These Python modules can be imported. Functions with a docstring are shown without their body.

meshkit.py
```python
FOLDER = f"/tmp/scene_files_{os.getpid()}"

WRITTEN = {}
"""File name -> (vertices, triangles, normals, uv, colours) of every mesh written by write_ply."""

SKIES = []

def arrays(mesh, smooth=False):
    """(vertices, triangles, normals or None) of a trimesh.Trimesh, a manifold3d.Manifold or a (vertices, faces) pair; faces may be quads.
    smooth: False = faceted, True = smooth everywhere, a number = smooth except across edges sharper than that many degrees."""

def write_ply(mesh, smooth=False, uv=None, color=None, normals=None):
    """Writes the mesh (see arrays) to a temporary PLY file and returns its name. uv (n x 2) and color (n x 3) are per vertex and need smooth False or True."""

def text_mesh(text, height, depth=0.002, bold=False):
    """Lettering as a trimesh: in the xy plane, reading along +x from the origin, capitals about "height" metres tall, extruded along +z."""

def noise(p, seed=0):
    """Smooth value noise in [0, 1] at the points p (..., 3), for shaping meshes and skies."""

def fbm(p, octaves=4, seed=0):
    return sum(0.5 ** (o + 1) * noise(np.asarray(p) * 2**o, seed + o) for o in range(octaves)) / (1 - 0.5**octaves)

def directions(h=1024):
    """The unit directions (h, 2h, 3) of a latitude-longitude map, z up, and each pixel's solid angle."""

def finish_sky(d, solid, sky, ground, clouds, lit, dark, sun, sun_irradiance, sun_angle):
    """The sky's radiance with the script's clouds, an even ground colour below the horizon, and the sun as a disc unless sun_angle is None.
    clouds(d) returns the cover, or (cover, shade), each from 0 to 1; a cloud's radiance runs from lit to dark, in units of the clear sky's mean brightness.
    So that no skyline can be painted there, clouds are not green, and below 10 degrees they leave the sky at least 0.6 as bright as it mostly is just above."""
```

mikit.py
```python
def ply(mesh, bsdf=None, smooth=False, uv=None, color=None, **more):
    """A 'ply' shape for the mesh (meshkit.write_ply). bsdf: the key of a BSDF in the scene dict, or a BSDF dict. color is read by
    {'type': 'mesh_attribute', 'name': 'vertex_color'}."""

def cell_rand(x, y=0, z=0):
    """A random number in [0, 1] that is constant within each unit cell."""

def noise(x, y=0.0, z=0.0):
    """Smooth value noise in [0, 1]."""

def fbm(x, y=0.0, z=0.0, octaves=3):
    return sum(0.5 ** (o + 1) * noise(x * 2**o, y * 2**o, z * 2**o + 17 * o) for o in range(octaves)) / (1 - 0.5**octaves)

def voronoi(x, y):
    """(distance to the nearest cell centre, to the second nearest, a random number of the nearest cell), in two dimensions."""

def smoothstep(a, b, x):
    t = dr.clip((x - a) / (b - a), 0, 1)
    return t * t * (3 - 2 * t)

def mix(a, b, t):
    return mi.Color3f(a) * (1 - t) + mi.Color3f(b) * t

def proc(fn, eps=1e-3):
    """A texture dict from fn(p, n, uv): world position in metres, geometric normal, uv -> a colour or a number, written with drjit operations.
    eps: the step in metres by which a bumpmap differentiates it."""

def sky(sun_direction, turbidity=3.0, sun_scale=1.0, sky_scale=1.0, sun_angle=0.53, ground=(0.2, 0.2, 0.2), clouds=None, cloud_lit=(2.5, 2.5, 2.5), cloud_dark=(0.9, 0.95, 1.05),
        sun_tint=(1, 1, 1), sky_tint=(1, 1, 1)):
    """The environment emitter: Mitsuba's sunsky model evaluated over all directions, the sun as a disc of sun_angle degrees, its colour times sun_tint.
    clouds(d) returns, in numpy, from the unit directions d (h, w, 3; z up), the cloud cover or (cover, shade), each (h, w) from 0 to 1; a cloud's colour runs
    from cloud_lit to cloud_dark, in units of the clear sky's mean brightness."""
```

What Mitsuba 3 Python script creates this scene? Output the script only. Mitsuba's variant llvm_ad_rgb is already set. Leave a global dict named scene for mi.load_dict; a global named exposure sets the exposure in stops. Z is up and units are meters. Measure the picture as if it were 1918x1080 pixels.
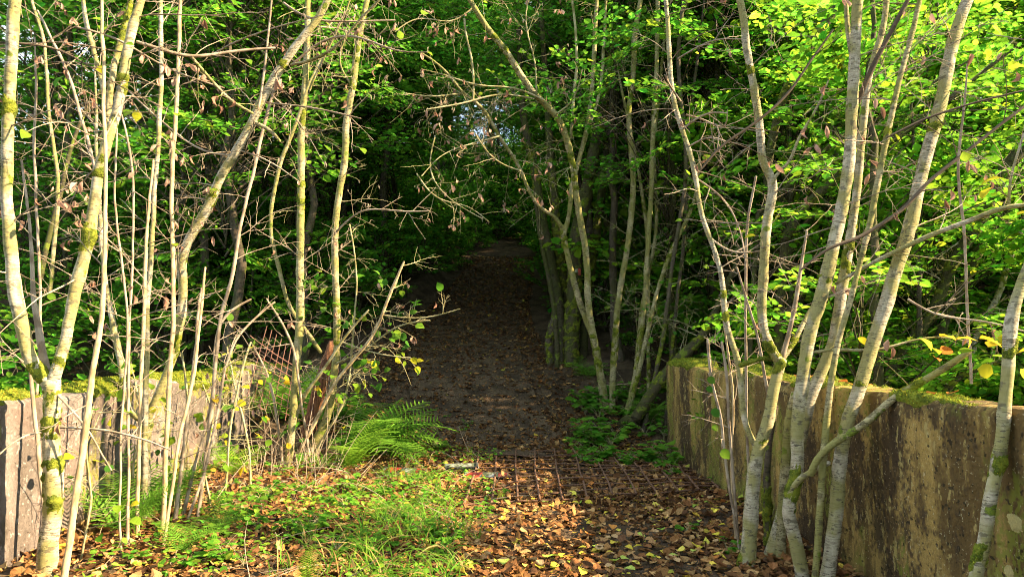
import math, random
import numpy as np
import drjit as dr
import mitsuba as mi
import mikit, meshkit
from mikit import proc, fbm, noise, smoothstep, mix

T = mi.ScalarTransform4f
rng = np.random.default_rng(20231)
scene, labels = {}, {}

# ------------------------------------------------------------------ camera, daylight, exposure
F, CX, CY, EYE, PITCH = 1395.0, 959.0, 540.0, 1.6, math.atan(85 / 1395.0)
scene['camera'] = {
    'type': 'perspective', 'fov': math.degrees(2 * math.atan(959 / F)), 'fov_axis': 'x',
    'to_world': T().look_at(origin=[0, 0, EYE], target=[0, math.cos(PITCH), EYE + math.sin(PITCH)], up=[0, 0, 1]),
    'near_clip': 0.05, 'far_clip': 600.0}
SUN_AZ, SUN_EL = math.radians(102), math.radians(34)
SUN = [math.sin(SUN_AZ) * math.cos(SUN_EL), math.cos(SUN_AZ) * math.cos(SUN_EL), math.sin(SUN_EL)]


def fill_clouds(d):  # thin clouds added out of view to lift the fill light
    return 0.10 + 0.6 * np.clip((meshkit.fbm(d * [3.0, 3.0, 6.0] + 4.0, 4) - 0.4) * 4, 0, 1)


scene['sky'] = mikit.sky(SUN, turbidity=3, sun_tint=(1.0, 0.95, 0.85), sky_tint=(1.04, 1.0, 0.90), clouds=fill_clouds)
exposure = 4.3


def at(px, py, d):
    """The point that stands at distance d ahead (world y) under photo pixel (px, py)."""
    x, u = (px - CX) / F, (CY - py) / F
    dy = math.cos(PITCH) - u * math.sin(PITCH)
    dz = math.sin(PITCH) + u * math.cos(PITCH)
    return np.array([x * d / dy, d, EYE + dz * d / dy])


def on_ground(px, py, z=0.0):
    x, u = (px - CX) / F, (CY - py) / F
    dy = math.cos(PITCH) - u * math.sin(PITCH)
    dz = math.sin(PITCH) + u * math.cos(PITCH)
    k = (z - EYE) / dz
    return np.array([x * k, dy * k, z])


# ------------------------------------------------------------------ keys and labels
used = {}


def numbered(name):
    n = used.get(name, -1) + 1
    used[name] = n
    return name if n == 0 else f'{name}_{n:03d}'


def thing(name, label, cat, group=None, kind=None):
    key = numbered(name)
    labels[key] = {'label': label, 'category': cat}
    if group:
        labels[key]['group'] = group
    if kind:
        labels[key]['kind'] = kind
    return key


def part(parent, name, shape, label=None, kind=None):
    key = numbered(parent + '__' + name)
    scene[key] = shape
    if label or kind:
        labels[key] = {}
        if label:
            labels[key]['label'] = label
        if kind:
            labels[key]['kind'] = kind
    return key


def struct(name, shape, label):
    key = numbered(name)
    scene[key] = shape
    labels[key] = {'label': label, 'kind': 'structure'}
    return key


# ------------------------------------------------------------------ mesh helpers
def unit(v):
    v = np.asarray(v, float)
    return v / np.maximum(np.linalg.norm(v, axis=-1, keepdims=True), 1e-9)


def tube(P, R, sides=6, rough=0.0, seed=0):
    """A closed tapered tube along the polyline P."""
    P = np.asarray(P, float)
    n = len(P)
    R = np.broadcast_to(np.asarray(R, float), (n,))
    t = unit(np.gradient(P, axis=0))
    ref = np.array([1.0, 0, 0]) if abs(t[:, 0]).mean() < 0.7 else np.array([0, 0, 1.0])
    a = unit(ref - t * (t @ ref)[:, None])
    b = np.cross(t, a)
    ang = np.arange(sides) * 2 * np.pi / sides
    ring = np.cos(ang)[None, :, None] * a[:, None] + np.sin(ang)[None, :, None] * b[:, None]
    rad = np.repeat(R[:, None], sides, 1)
    if rough:
        q = P[:, None] + ring * rad[..., None]
        rad = rad * (1 + rough * (meshkit.fbm(q * 14 + seed * 7.1, 3) - 0.5) * 2)
    V = (P[:, None] + ring * rad[..., None]).reshape(-1, 3)
    i, j = np.meshgrid(np.arange(n - 1), np.arange(sides), indexing='ij')
    A, B = i * sides + j, i * sides + (j + 1) % sides
    Q = np.stack([A, B, B + sides, A + sides], -1).reshape(-1, 4)
    Fc = np.vstack([Q[:, [0, 1, 2]], Q[:, [0, 2, 3]]])
    V = np.vstack([V, P[:1] - t[:1] * R[0] * 0.3, P[-1:] + t[-1:] * R[-1] * 0.5])
    k = np.arange(sides)
    Fc = np.vstack([Fc, np.stack([(k + 1) % sides, k, k * 0 + n * sides], 1),
                    np.stack([k + (n - 1) * sides, (k + 1) % sides + (n - 1) * sides, k * 0 + n * sides + 1], 1)])
    return V, Fc


def join(meshes):
    Vs, Fs, o = [], [], 0
    for v, f in meshes:
        Vs.append(v)
        Fs.append(np.asarray(f) + o)
        o += len(v)
    return np.vstack(Vs), np.vstack(Fs)


def spline(P, m):
    """A smooth line through the rows of P (any number of columns) with about m points."""
    from scipy.interpolate import PchipInterpolator, CubicSpline
    P = np.asarray(P, float)
    s = np.r_[0, np.cumsum(np.linalg.norm(np.diff(P[:, :3], axis=0), axis=1) + 1e-6)]
    q = np.linspace(0, s[-1], m)
    f = CubicSpline(s, P[:, :3], bc_type='natural') if len(P) > 2 else PchipInterpolator(s, P[:, :3])
    out = f(q)
    if P.shape[1] > 3:
        out = np.hstack([out, PchipInterpolator(s, P[:, 3:])(q)])
    return out


def blade(rows, width, fold=0.12, curl=0.15, wave=0.0, seed=0):
    """A leaf one unit long along +y: rows x 3 vertices; width(t) is the half width."""
    V, t = [], np.linspace(0, 1, rows)
    r = np.random.default_rng(seed)
    for k in t:
        w = width(k)
        z = -curl * (k - 0.3) ** 2
        jl, jr = (r.normal(0, wave, 2) if wave else (0, 0))
        V += [[-w, k, z + fold * w / 0.4 * 0.4 + jl], [0, k, z], [w, k, z + fold * w / 0.4 * 0.4 + jr]]
    Fc = []
    for i in range(rows - 1):
        for j in range(2):
            a = i * 3 + j
            Fc += [[a, a + 1, a + 4], [a, a + 4, a + 3]]
    return np.array(V), np.array(Fc)


def ovate(t):
    return 0.43 * math.sin(math.pi * min(1, t) ** 0.75) ** 0.8 + 0.004 if 0 < t < 1 else 0.006


def serrate(t):
    return ovate(t) * (1 + 0.07 * math.cos(t * 40))


LEAF_FINE = blade(9, serrate, fold=0.25, curl=0.35, wave=0.012, seed=3)
LEAF_MID = (np.array([[0, 0, 0], [-.36, .3, .07], [-.3, .68, .05], [0, 1, -.06], [.3, .68, .05], [.36, .3, .07], [0, .5, 0.]]),
            np.array([[0, 6, 1], [1, 6, 2], [2, 6, 3], [3, 6, 4], [4, 6, 5], [5, 6, 0]]))
LEAF_FAR = (np.array([[0, 0, 0], [-.34, .42, .06], [0, 1, -.03], [.34, .42, .06]]), np.array([[0, 2, 1], [0, 3, 2]]))
LEAF_DRY = [blade(6, lambda t: 0.17 * math.sin(math.pi * t) ** 0.6 + 0.015, fold=f, curl=c, wave=0.05, seed=s) for s, (f, c) in enumerate([(2.0, -1.2), (1.5, 1.3), (2.3, -.6), (1.7, .9)])]
LEAF_LITTER = [blade(4, lambda t: 0.38 * math.sin(math.pi * min(1, t + .02)) ** 0.6 + 0.02, fold=f, curl=c, wave=0.06, seed=s)
               for s, (f, c) in enumerate([(0.3, .5), (0.6, -.4), (-.3, .5), (.15, -.5), (-.4, -.6)])]


def leaf_batch(tpl, P, A, N, S, C, W=1.0):
    """Many leaves in one mesh: (mesh, vertex colours)."""
    V, Fc = tpl
    P, A, N = np.asarray(P, float), unit(A), np.asarray(N, float)
    N = unit(N - A * (N * A).sum(1, keepdims=True))
    B = np.cross(A, N)
    S = np.broadcast_to(S, (len(P),))[:, None, None]
    out = P[:, None] + S * (V[None, :, :1] * W * B[:, None] + V[None, :, 1:2] * A[:, None] + V[None, :, 2:] * N[:, None])
    f = (Fc[None] + (np.arange(len(P)) * len(V))[:, None, None]).reshape(-1, 3)
    return (out.reshape(-1, 3), f), np.repeat(np.asarray(C, float), len(V), 0)


def jitter(c, n, r, amt=0.25, hue=0.15):
    """n colours near c: brightness and the red share vary from leaf to leaf."""
    c = np.tile(np.asarray(c, float), (n, 1)) * np.exp(r.normal(0, amt, (n, 1)))
    c[:, 0] *= np.exp(r.normal(0, hue, n))
    return np.clip(c, 0.002, 0.9)


def frame(P, A, N, s):
    """The to_world that puts a leaf template at P, along A, facing N, s metres long."""
    A = unit(A)
    N = np.asarray(N, float)
    N = unit(N - A * (N @ A))
    B = np.cross(A, N)
    M = np.eye(4)
    M[:3, 0], M[:3, 1], M[:3, 2], M[:3, 3] = B * s, A * s, N * s, P
    return T(M.tolist())


# ------------------------------------------------------------------ materials
def vcol():
    return {'type': 'mesh_attribute', 'name': 'vertex_color'}


scene['leaf_green'] = {'type': 'principledthin', 'base_color': vcol(), 'roughness': 0.55, 'diff_trans': 1.25, 'eta': 1.33, 'spec_trans': 0.0}
scene['leaf_dry'] = {'type': 'principledthin', 'base_color': vcol(), 'roughness': 0.75, 'diff_trans': 0.4, 'eta': 1.3}


def two(b):
    return {'type': 'twosided', 'bsdf': b}


def rough(fn, r=0.85, spec=0.25, bump=None, scale=0.004, eps=1e-3):
    b = {'type': 'principled', 'base_color': proc(fn), 'roughness': r, 'specular': spec}
    if bump:
        b = {'type': 'bumpmap', 'tex': {**proc(bump, eps)}, 'scale': scale, 'bsdf': b}
    return two(b)


def bark_fn(pale, dark, algae, film, moss):
    def fn(p, n, uv):
        pale_, dark_ = mi.Color3f(pale), mi.Color3f(dark)
        band = fbm(p.x * 28, p.y * 28, p.z * 120, 3)
        blot = fbm(p.x * 8 + 3, p.y * 8, p.z * 5, 3)
        fine = noise(p.x * 260, p.y * 260, p.z * 260)
        c = mix(pale, dark, smoothstep(0.42, 0.70, band) * 0.75)
        c = c * (0.82 + 0.36 * fine)
        c = mix(c, pale_ * 1.25, smoothstep(.60, .66, fbm(p.x * 19 + 5, p.y * 19, p.z * 12, 4)) * .6)
        c = mix(c, algae, smoothstep(0.62 - film * 0.35, 0.78 - film * 0.3, blot) * 0.8)
        m = fbm(p.x * 13 + 9, p.y * 13, p.z * 9, 3)
        c = mix(c, mix((0.05, 0.075, 0.01), (0.16, 0.20, 0.02), fine), smoothstep(0.82 - moss * 0.4, 0.86 - moss * 0.4, m))
        bars = smoothstep(0.66, 0.74, noise(p.x * 48, p.y * 48, p.z * 190)) * smoothstep(.40, .58, fbm(p.x * 7, p.y * 7, p.z * 9 + 3, 3))
        c = mix(c, dark_ * 0.45, bars * .85)
        scar = fbm(p.x * 22 + 2, p.y * 22, p.z * 30, 4)
        c = mix(c, dark_ * 0.55, smoothstep(.62, .68, scar) * .75)
        knots = smoothstep(0.88, 0.92, noise(p.x * 30, p.y * 30, p.z * 60 + 5))
        return mix(c, mi.Color3f(0.035, 0.028, 0.02), knots * 0.8)
    return fn


def bark_bump(p, n, uv):
    return fbm(p.x * 50, p.y * 50, p.z * 160, 2)


scene['bark_pale'] = rough(bark_fn((0.34, 0.305, 0.22), (0.16, 0.14, 0.09), (0.20, 0.185, 0.050), 0.66, 0.2), bump=bark_bump, scale=0.004)
scene['bark_algae'] = rough(bark_fn((0.29, 0.255, 0.14), (0.13, 0.108, 0.052), (0.16, 0.155, 0.036), 0.72, 0.3), bump=bark_bump, scale=0.004)
scene['bark_mossy'] = rough(bark_fn((0.062, 0.053, 0.025), (0.028, 0.023, 0.012), (0.048, 0.054, 0.011), 0.7, 0.45), bump=bark_bump, scale=0.004)
scene['bark_dark'] = rough(bark_fn((0.085, 0.066, 0.045), (0.035, 0.028, 0.019), (0.055, 0.055, 0.018), 0.4, 0.3), bump=bark_bump, scale=0.004)
scene['cane_tan'] = rough(lambda p, n, uv: mix((0.40, 0.31, 0.18), (0.24, 0.17, 0.09), smoothstep(.4, .7, fbm(p.x * 40, p.y * 40, p.z * 14, 3))) * (0.85 + 0.3 * noise(p.x * 300, p.y * 300, p.z * 90)))
scene['twig_brown'] = rough(lambda p, n, uv: mix((0.30, 0.245, 0.18), (0.18, 0.135, 0.09), smoothstep(.4, .65, fbm(p.x * 12, p.y * 12, p.z * 12, 3))))
scene['twig_olive'] = rough(lambda p, n, uv: mix((0.30, 0.27, 0.15), (0.17, 0.15, 0.06), smoothstep(.4, .65, fbm(p.x * 12, p.y * 12, p.z * 12, 3))))
scene['twig_dark'] = rough(lambda p, n, uv: mix((0.10, 0.075, 0.05), (0.06, 0.045, 0.03), fbm(p.x * 20, p.y * 20, p.z * 20, 2)))
scene['dead_wood'] = rough(lambda p, n, uv: mix((0.22, 0.10, 0.05), (0.09, 0.04, 0.025), smoothstep(.35, .65, fbm(p.x * 60, p.y * 60, p.z * 7, 3))), bump=lambda p, n, uv: fbm(p.x * 70, p.y * 70, p.z * 8, 3), scale=0.012)


def moss_fn(p, n, uv):
    a = fbm(p.x * 30, p.y * 30, p.z * 30, 3)
    b = noise(p.x * 230, p.y * 230, p.z * 230)
    return mix(mix((0.055, 0.075, 0.010), (0.145, 0.165, 0.018), smoothstep(.35, .65, a)), mi.Color3f(0.20, 0.21, 0.03), smoothstep(.55, .9, b) * 0.6)


scene['moss_green'] = rough(moss_fn, r=0.95, spec=0.1, bump=lambda p, n, uv: fbm(p.x * 130, p.y * 130, p.z * 130, 2), scale=0.012)


def concrete_lit(p, n, uv):
    st = fbm(p.y * 4, p.z * 1.5, 3.0, 4)
    blot = fbm(p.y * 2.6 + 4, p.z * 2.6, 1.0, 5)
    fine = fbm(p.y * 150, p.z * 150, p.x * 150, 2)
    mid = fbm(p.y * 34, p.z * 26, p.x * 30, 3)
    c = mix((0.155, 0.130, 0.116), (0.075, 0.062, 0.051), smoothstep(.36, .66, st) * .85)
    c = mix(c, (0.115, 0.085, 0.07), smoothstep(.42, .62, blot) * .7) * (0.62 + 0.40 * fine + 0.36 * mid)
    c = mix(c, (0.30, 0.28, 0.26), smoothstep(.68, .74, fbm(p.y * 34, p.z * 34, 2.0, 4)) * .5)
    c = mix(c, (0.055, 0.046, 0.036), smoothstep(.54, .68, fbm(p.y * 5, p.z * 3 + 7, 5.0, 5)) * .75)
    g = fbm(p.y * 3.2 + 20, p.z * 3.0, 6.0, 5)
    return mix(c, mix((0.08, 0.085, 0.015), (0.19, 0.17, 0.03), fine), smoothstep(.57, .66, g) * smoothstep(.35, .6, mid) * .85)


def wall_x_right(y):
    return 2.52 + (2.05 - 2.52) * (y - 0.6) / 9.35


def on_wall(px, py):
    y = 3.6
    for _ in range(30):
        y = wall_x_right(y) * F / (px - CX)
    return at(px, py, y)


LICHEN = [(float(on_wall(1885, 978)[1]), float(on_wall(1885, 978)[2]), .055, .044), (float(on_wall(1872, 1070)[1]), float(on_wall(1872, 1070)[2]), .03, .026)]


def concrete_brown(p, n, uv):
    st = fbm(p.y * 9, p.z * 1.7, 3.0, 5)
    grain = fbm(p.y * 190, p.z * 150, p.x * 190, 2)
    mid = fbm(p.y * 55, p.z * 34, p.x * 50, 4)
    blot = fbm(p.y * 2.4 + 1, p.z * 1.5, 8.0, 5)
    c = mix((0.26, 0.178, 0.055), (0.095, 0.062, 0.022), smoothstep(.40, .60, st * .75 + mid * .25))
    c = c * (0.45 + 0.55 * grain + 0.6 * mid)
    c = mix(c, (0.040, 0.027, 0.015), smoothstep(.47, .60, blot * .72 + mid * .28) * .9)
    c = mix(c, (0.34, 0.27, 0.10), smoothstep(.60, .72, fbm(p.y * 22, p.z * 7, 4.0, 5)) * smoothstep(.45, .6, mid) * .7)
    c = mix(c, (0.15, 0.16, 0.025), smoothstep(.54, .66, fbm(p.y * 4 + 11, p.z * 1.4, 1.0, 5)) * smoothstep(.42, .55, mid) * .8)
    c = mix(c, (0.022, 0.017, 0.010), smoothstep(.71, .77, fbm(p.y * 42 + 5, p.z * 36, 9.0, 3)) * .85)
    c = mix(c, (0.42, 0.38, 0.24), smoothstep(.80, .86, fbm(p.y * 95, p.z * 80, 2.0, 2)) * .6)
    for y0, z0, ry, rz in LICHEN:                              # two pale crusts of lichen
        e = dr.sqrt(dr.square((p.y - y0) / ry) + dr.square((p.z - z0) / rz)) + 1.1 * (fbm(p.y * 24, p.z * 34, 1.0, 4) - .5)
        c = mix(c, mi.Color3f(0.36, 0.31, 0.13) * (0.7 + 0.6 * grain), 1 - smoothstep(.96, 1.04, e))
    return c


def pits(p, n, uv):
    return fbm(p.y * 60, p.z * 60, p.x * 60, 4) - 0.6 * smoothstep(.72, .8, noise(p.y * 40, p.z * 40, 3.0))


scene['concrete_lit'] = rough(concrete_lit, r=0.92, spec=0.15, bump=pits, scale=0.01)
scene['concrete_brown'] = rough(concrete_brown, r=0.92, spec=0.15, bump=pits, scale=0.012)


def soil_fn(p, n, uv):
    a = fbm(p.x * 6, p.y * 6, p.z * 6, 4)
    b = fbm(p.x * 70, p.y * 70, p.z * 70, 3)
    c = mix((0.042, 0.030, 0.019), (0.080, 0.056, 0.034), smoothstep(.35, .65, a))
    return c * (0.4 + 1.2 * b)


scene['soil'] = rough(soil_fn, r=0.95, spec=0.1, bump=lambda p, n, uv: fbm(p.x * 45, p.y * 45, p.z * 45, 3), scale=0.03)
scene['rust_steel'] = rough(lambda p, n, uv: mix((0.15, 0.08, 0.048), (0.065, 0.038, 0.024), fbm(p.x * 60, p.y * 60, p.z * 60, 3)), r=0.8)
scene['rust_red'] = rough(lambda p, n, uv: mix((0.30, 0.15, 0.11), (0.16, 0.075, 0.05), fbm(p.x * 40, p.y * 40, p.z * 40, 3)), r=0.8)
scene['board_white'] = rough(lambda p, n, uv: mix((0.34, 0.34, 0.28), (0.09, 0.10, 0.05), smoothstep(.36, .56, fbm(p.x * 22, p.y * 22, p.z * 22, 4))), r=0.5)
scene['board_red'] = rough(lambda p, n, uv: mix((0.42, 0.045, 0.022), (0.12, 0.025, 0.015), smoothstep(.4, .6, fbm(p.x * 24, p.y * 18, p.z * 18, 4))), r=0.5)
scene['board_black'] = rough(lambda p, n, uv: mi.Color3f(0.025, 0.026, 0.025) * (0.6 + 0.8 * noise(p.x * 80, p.y * 80, p.z * 80)), r=0.6)
scene['board_grey'] = rough(lambda p, n, uv: mix((0.16, 0.18, 0.155), (0.055, 0.065, 0.035), smoothstep(.36, .58, fbm(p.x * 20, p.y * 20, p.z * 20, 4))), r=0.6)

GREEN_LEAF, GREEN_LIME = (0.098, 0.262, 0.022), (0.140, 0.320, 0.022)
YELLOW = (0.46, 0.40, 0.03)


# ------------------------------------------------------------------ the lie of the land
def path_x(y):
    return -0.35 + 0.9 * np.exp(-((y - 6) / 4.0) ** 2) - 0.55 * np.exp(-((y - 15) / 5.0) ** 2) + 0.0 * y


def path_z(y):
    y = np.asarray(y, float)
    t = np.clip((y - 9.6) / 3.2, 0, 1)
    return t * t * (3 - 2 * t) * 0.62 + np.maximum(y - 11.6, 0) * 0.262


def land(x, y):
    """Height of the ground beside and beyond the bridge."""
    x, y = np.asarray(x, float), np.asarray(y, float)
    pz = path_z(np.maximum(y, 9.0))
    dx = x - path_x(y)
    left, right = np.clip(-dx - 1.35, 0, 9), np.clip(dx - 1.35, 0, 9)
    bank = pz + 0.30 * left ** 0.9 + 0.10 * right + 0.22 * np.exp(-((left - .4) / .3) ** 2) * (y > 12)
    far = np.clip((y - 9.3) / 4.5, 0, 1) * np.ones_like(x)
    near_path = np.exp(-np.clip(np.abs(x + 0.6) - 2.6, 0, None) ** 2 / 0.8)
    k = far * far * (3 - 2 * far)
    k = np.maximum(k, near_path * np.clip((y - 9.0) / 0.6, 0, 1))
    behind = np.clip((-2.0 - y) / 4, 0, 1)
    k = np.where(y < 0, behind * behind * (3 - 2 * behind), k)
    bank = np.where(y < 0, 0.15 * np.abs(x) * 0.3, bank)
    z = -2.6 * (1 - k) + bank * k
    bump = (meshkit.fbm(np.stack([x * 0.7, y * 0.7, x * 0], -1), 4) - 0.5) * 0.35 * np.clip((np.abs(dx) - 1.0) / 1.5, 0.15, 1)
    return z + bump * k


def deck_z(x, y):
    x, y = np.asarray(x, float), np.asarray(y, float)
    b = (meshkit.fbm(np.stack([x * 1.4, y * 1.4, x * 0 + 3], -1), 4) - 0.5) * 0.10
    side = np.clip(-x - 1.2, 0, 2) * 0.05
    return b * np.clip((y + 0) / 4, 0.3, 1) + side


def ground_z(x, y):
    x, y = np.asarray(x, float), np.asarray(y, float)
    on = (y < 10.0) & (x > -3.6) & (x < 2.55)
    return np.where(on, deck_z(x, y), land(x, y))


def grid_mesh(xs, ys, fz):
    X, Y = np.meshgrid(xs, ys)
    Z = fz(X, Y)
    n, m = X.shape
    i, j = np.meshgrid(np.arange(n - 1), np.arange(m - 1), indexing='ij')
    a = i * m + j
    q = np.stack([a, a + 1, a + m + 1, a + m], -1).reshape(-1, 4)
    return np.stack([X, Y, Z], -1).reshape(-1, 3), np.vstack([q[:, [0, 1, 2]], q[:, [0, 2, 3]]])


xs = np.unique(np.r_[np.linspace(-300, -40, 14), np.linspace(-40, -8, 33), np.linspace(-8, 8, 129), np.linspace(8, 40, 33), np.linspace(40, 300, 14)])
ys = np.unique(np.r_[np.linspace(-200, -20, 14), np.linspace(-20, 8.5, 40), np.linspace(8.5, 24, 125), np.linspace(24, 60, 37), np.linspace(60, 420, 19)])
struct('ground', mikit.ply(grid_mesh(xs, ys, lambda x, y: land(x, y) - 0.03 * (y < 10.1)), 'soil', smooth=True), 'dark woodland soil of the banks and the hillside beyond the bridge')
dv, df = grid_mesh(np.linspace(-3.62, 2.75, 128), np.linspace(-2.5, 10.4, 240), lambda x, y: np.where(y > 9.9, np.maximum(deck_z(x, y) - (y - 9.9) * 0.1, -1), deck_z(x, y)))
nb = len(dv)
low = dv.copy()
low[:, 2] = -0.55
struct('bridge_deck', mikit.ply((np.vstack([dv, low]), np.vstack([df, df[:, ::-1] + nb])), 'soil', smooth=True), 'soil covered deck of the small bridge between its two parapets')
py_ = np.linspace(9.7, 60, 250)
px_ = np.linspace(-1.0, 1.0, 16)
PX, PY = np.meshgrid(px_, py_)
pv = np.stack([PX + path_x(PY), PY, np.maximum(land(PX + path_x(PY), PY), path_z(PY) - .1) + 0.03], -1)
i, j = np.meshgrid(np.arange(249), np.arange(15), indexing='ij')
a = (i * 16 + j)
q = np.stack([a, a + 1, a + 17, a + 16], -1).reshape(-1, 4)
struct('path', mikit.ply((pv.reshape(-1, 3), np.vstack([q[:, [0, 1, 2]], q[:, [0, 2, 3]]])), 'soil', smooth=True), 'trodden dirt path climbing into the dark wood')


# ------------------------------------------------------------------ parapets
def parapet(p0, p1, thick, top, bottom, inner, bsdf, seed, flute=None, step=0.05):
    """A concrete parapet from p0 to p1; inner = +1 if its inner face looks to +x. Returns (mesh, top line as (x, y, z) rows)."""
    p0, p1 = np.array(p0, float), np.array(p1, float)
    L = np.linalg.norm(p1 - p0)
    n = int(L / step) + 1
    s = np.linspace(0, L, n)
    dirv = (p1 - p0) / L
    nor = np.array([dirv[1], -dirv[0]]) * inner
    nor = nor if nor[0] * inner > 0 else -nor
    zt = top(s)
    rows = []
    m = 22
    for k in range(m + 1):                                     # inner face, rising
        t = k / m
        rows.append((np.zeros(n), bottom + (zt - 0.03 - bottom) * t))
    rows.append((np.full(n, 0.025), zt - 0.004))
    for t in np.linspace(0.1, 0.9, 6):
        rows.append((np.full(n, thick * t), zt))
    rows.append((np.full(n, thick - 0.025), zt - 0.004))
    for t in np.linspace(0, 1, 5):
        rows.append((np.full(n, thick), zt - 0.03 + (bottom - zt + 0.03) * t))
    V = []
    for off, z in rows:
        P = p0[None] + s[:, None] * dirv[None] - nor[None] * off[:, None]
        V.append(np.stack([P[:, 0], P[:, 1], z], 1))
    V = np.array(V)                                            # rows, n, 3
    amp = (meshkit.fbm(V * [2.5, 2.5, 2.5] + seed, 4) - 0.5) * 0.05 + (meshkit.fbm(V * 11 + seed, 3) - 0.5) * 0.022
    if flute is not None:
        amp = amp + flute(s)[None, :] * np.ones((len(rows), 1))
    side = np.r_[np.ones(m + 1), np.full(1, .7), np.zeros(6), -np.ones(6) * .7]
    V[..., :2] += nor[None, None] * (amp * side[:, None])[..., None]
    V[m + 1:m + 9, :, 2] += (meshkit.fbm(V[m + 1:m + 9] * 7 + seed, 3) - 0.5) * 0.05
    R = len(rows)
    idx = np.arange(R * n).reshape(R, n)
    q = np.stack([idx[:-1, :-1], idx[:-1, 1:], idx[1:, 1:], idx[1:, :-1]], -1).reshape(-1, 4)
    if inner * 1.0 > 0:
        q = q[:, ::-1]
    Fc = np.vstack([q[:, [0, 1, 2]], q[:, [0, 2, 3]]])
    caps = []
    for e, col in ((0, idx[:, 0]), (1, idx[:, -1])):
        c = len(V.reshape(-1, 3)) + e
        caps += [[col[r], col[r + 1], c] for r in range(R - 1)] + [[col[-1], col[0], c]]
    VV = np.vstack([V.reshape(-1, 3), V[:, 0].mean(0), V[:, -1].mean(0)])
    return (VV, np.vstack([Fc, caps])), V[m + 2:m + 9].transpose(1, 0, 2), V[m - 5:m + 1].transpose(1, 0, 2), dirv, nor


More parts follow.
